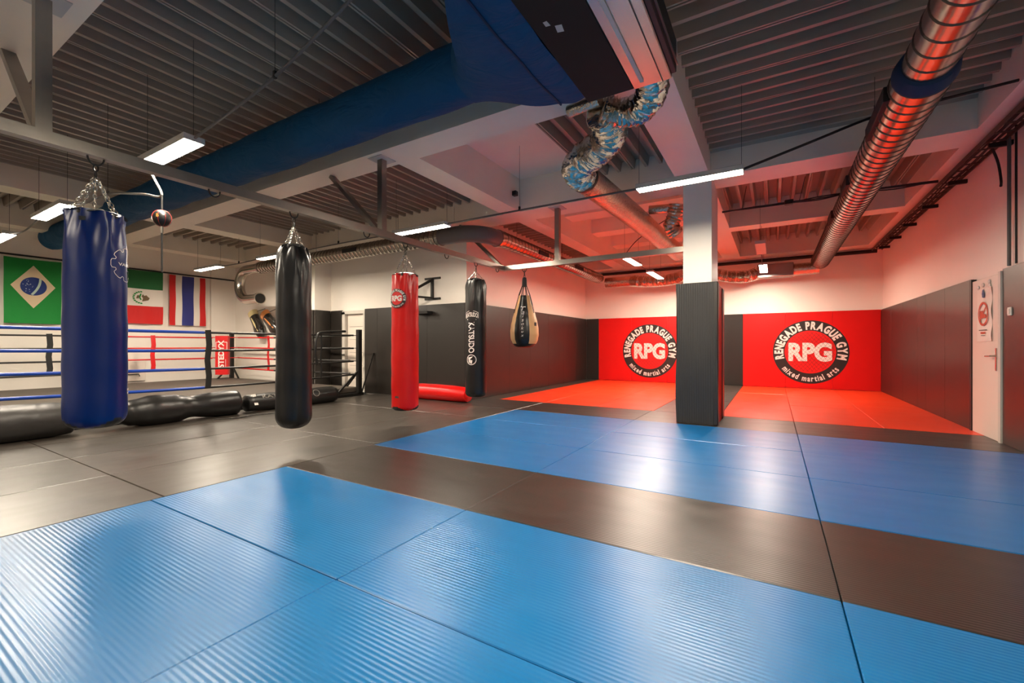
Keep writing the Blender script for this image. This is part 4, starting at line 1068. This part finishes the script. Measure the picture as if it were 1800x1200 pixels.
# hood: rectangle on the unit blending to the round sleeve
NH = 22; NA = 64
def hood_pt(u, j):
    a = 2 * pi * j / NA
    cx0, cz0, hw, hh = 2.48, 3.31, .74, .31
    c_, s_ = cos(a), sin(a); k_ = 1 / max(abs(c_) / 1.0, abs(s_) / 1.0)
    e_ = .82
    ry, rz = cx0 + hw * max(-1, min(1, c_ * (k_ * e_ + (1 - e_)))), cz0 + hh * max(-1, min(1, s_ * (k_ * e_ + (1 - e_))))
    cy, cz = 2.95 + .236 * c_, 3.39 + .236 * s_
    w = 0 if u < .22 else ((u - .22) / .78); w = .6 * w + .4 * w * w * (3 - 2 * w)
    bl = .03 * sin(pi * min(1, u / .22)) * (1 if u < .22 else 0) + .02 * sin(pi * w)
    x = -1.25 - .95 * u
    y = ry + (cy - ry) * w; z = rz + (cz - rz) * w
    y += c_ * bl; z += s_ * bl * .6 + .006 * sin(a * 9 + u * 12) * (1 - w)
    return (x, y, z)
mb = MB()
for i in range(NH + 1):
    for j in range(NA): mb.v.append(hood_pt(i / NH, j))
for i in range(NH):
    for j in range(NA):
        a = i * NA + j; b_ = i * NA + (j + 1) % NA; mb.f.append((a, b_, b_ + NA, a + NA)); mb.m.append(0)
mb.build('hood', 'fabric', t, True)
pts = [hood_pt(.22, j) for j in range(NA)]; pts.append(pts[0])
MB().sweep([(p[0], p[1] * 1.0 + (p[1] - 2.48) * .012, p[2] + (p[2] - 3.31) * .02) for p in pts], .008, 6, cap=False).build('hood_seam', 'fabric_seam', t, True)
for x in (-2.2, -4.2, -6.2, -8.2, -10.2, -12.2): wiremesh([(x, 2.95, 3.60), (x, 2.95, ZD)], .003).build('hanger', 'wire', t)

# ------------------------------------------------------------------ cable trays and wall conduits
t = thing('cable_tray', (2.05, 9.5, 3.3), 'dark ladder cable tray full of cables high on the right wall', 'cable tray')
for dx in (-.09, .09): MB().bar((2.07 + dx, 3.0, 3.335), (2.07 + dx, 13.1, 3.335), .012, .05).build('side_rail', 'tray', t)
for k in range(42):
    y = 3.2 + k * .238
    MB().bar((1.98, y, 3.318), (2.16, y, 3.318), .014, .014).build('rung', 'tray', t)
rs = random.Random(2)
for k in range(5):
    x = 2.01 + k * .03
    MB().sweep([(x + rs.uniform(-.012, .012), 3.05 + q * .5, 3.345 + rs.uniform(-.006, .03)) for q in range(21)], .011, 6).build('cable', 'cable', t, True)
for y in (6.8, 8.1, 9.3, 10.5, 11.6, 12.6): MB().box(2.03, XR, y, y + .04, 3.26, 3.312, .003).build('bracket', 'steel_dark', t)
t = thing('cable_bundle', (0.5, 8.2, 3.35), 'bundle of thin black cables crossing under the orange lit deck', 'cables')
for k in range(4):
    MB().sweep(smoothpath([(-.75 + q * .45, 8.2 + rs.uniform(-.03, .03), 3.36 + rs.uniform(-.02, .025)) for q in range(7)], 5), .009, 6).build('cable', 'cable', t, True)
for x in (-.45, .35, 1.1, 1.18): wiremesh([(x, 8.2, 3.37), (x + rs.uniform(-.08, .08), 8.25, ZD)], .005).build('hanger', 'wire', t)
MB().box(.15, .27, 8.15, 8.25, 3.33, 3.40, .01).build('junction_box', 'steel_dark', t)
for k, (y, r, m_) in enumerate(((6.79, .016, 'conduit'), (6.63, .010, 'steel_dark'))):
    o = MB().sweep([(2.18, y, 1.95), (2.18, y, 3.40)], r, 10).build('wall_conduit', m_, None, True)
    tag(o, ['pale vertical conduit on the right wall above the light switch', 'thin dark vertical conduit on the right wall above the light switch'][k], 'conduit')
o = cable([(2.1, 6.95, 3.30), (2.14, 6.93, 3.12), (2.16, 6.92, 2.92), (2.14, 6.86, 2.84)], .012, 'cable', 'loose black cable hanging from the tray on the right wall', 'hanging_cable', 'cable', None)
o = MB().sweep([(XC + .1, 13.28, 3.33), (2.1, 13.28, 3.33)], .045, 12).build('wall_pipe', 'steel_dark', None, True)
tag(o, 'dark pipe running along the top of the back wall', 'pipe')
# small motion sensors on the slab corner
t = thing('sensor_box', (-3.70, 6.3, 3.6), 'small black sensor in the corner of the beam above the red bag', 'sensor')
MB().box(-3.76, -3.68, 6.25, 6.33, 3.60, 3.68, .008).build('case', 'vent', t)
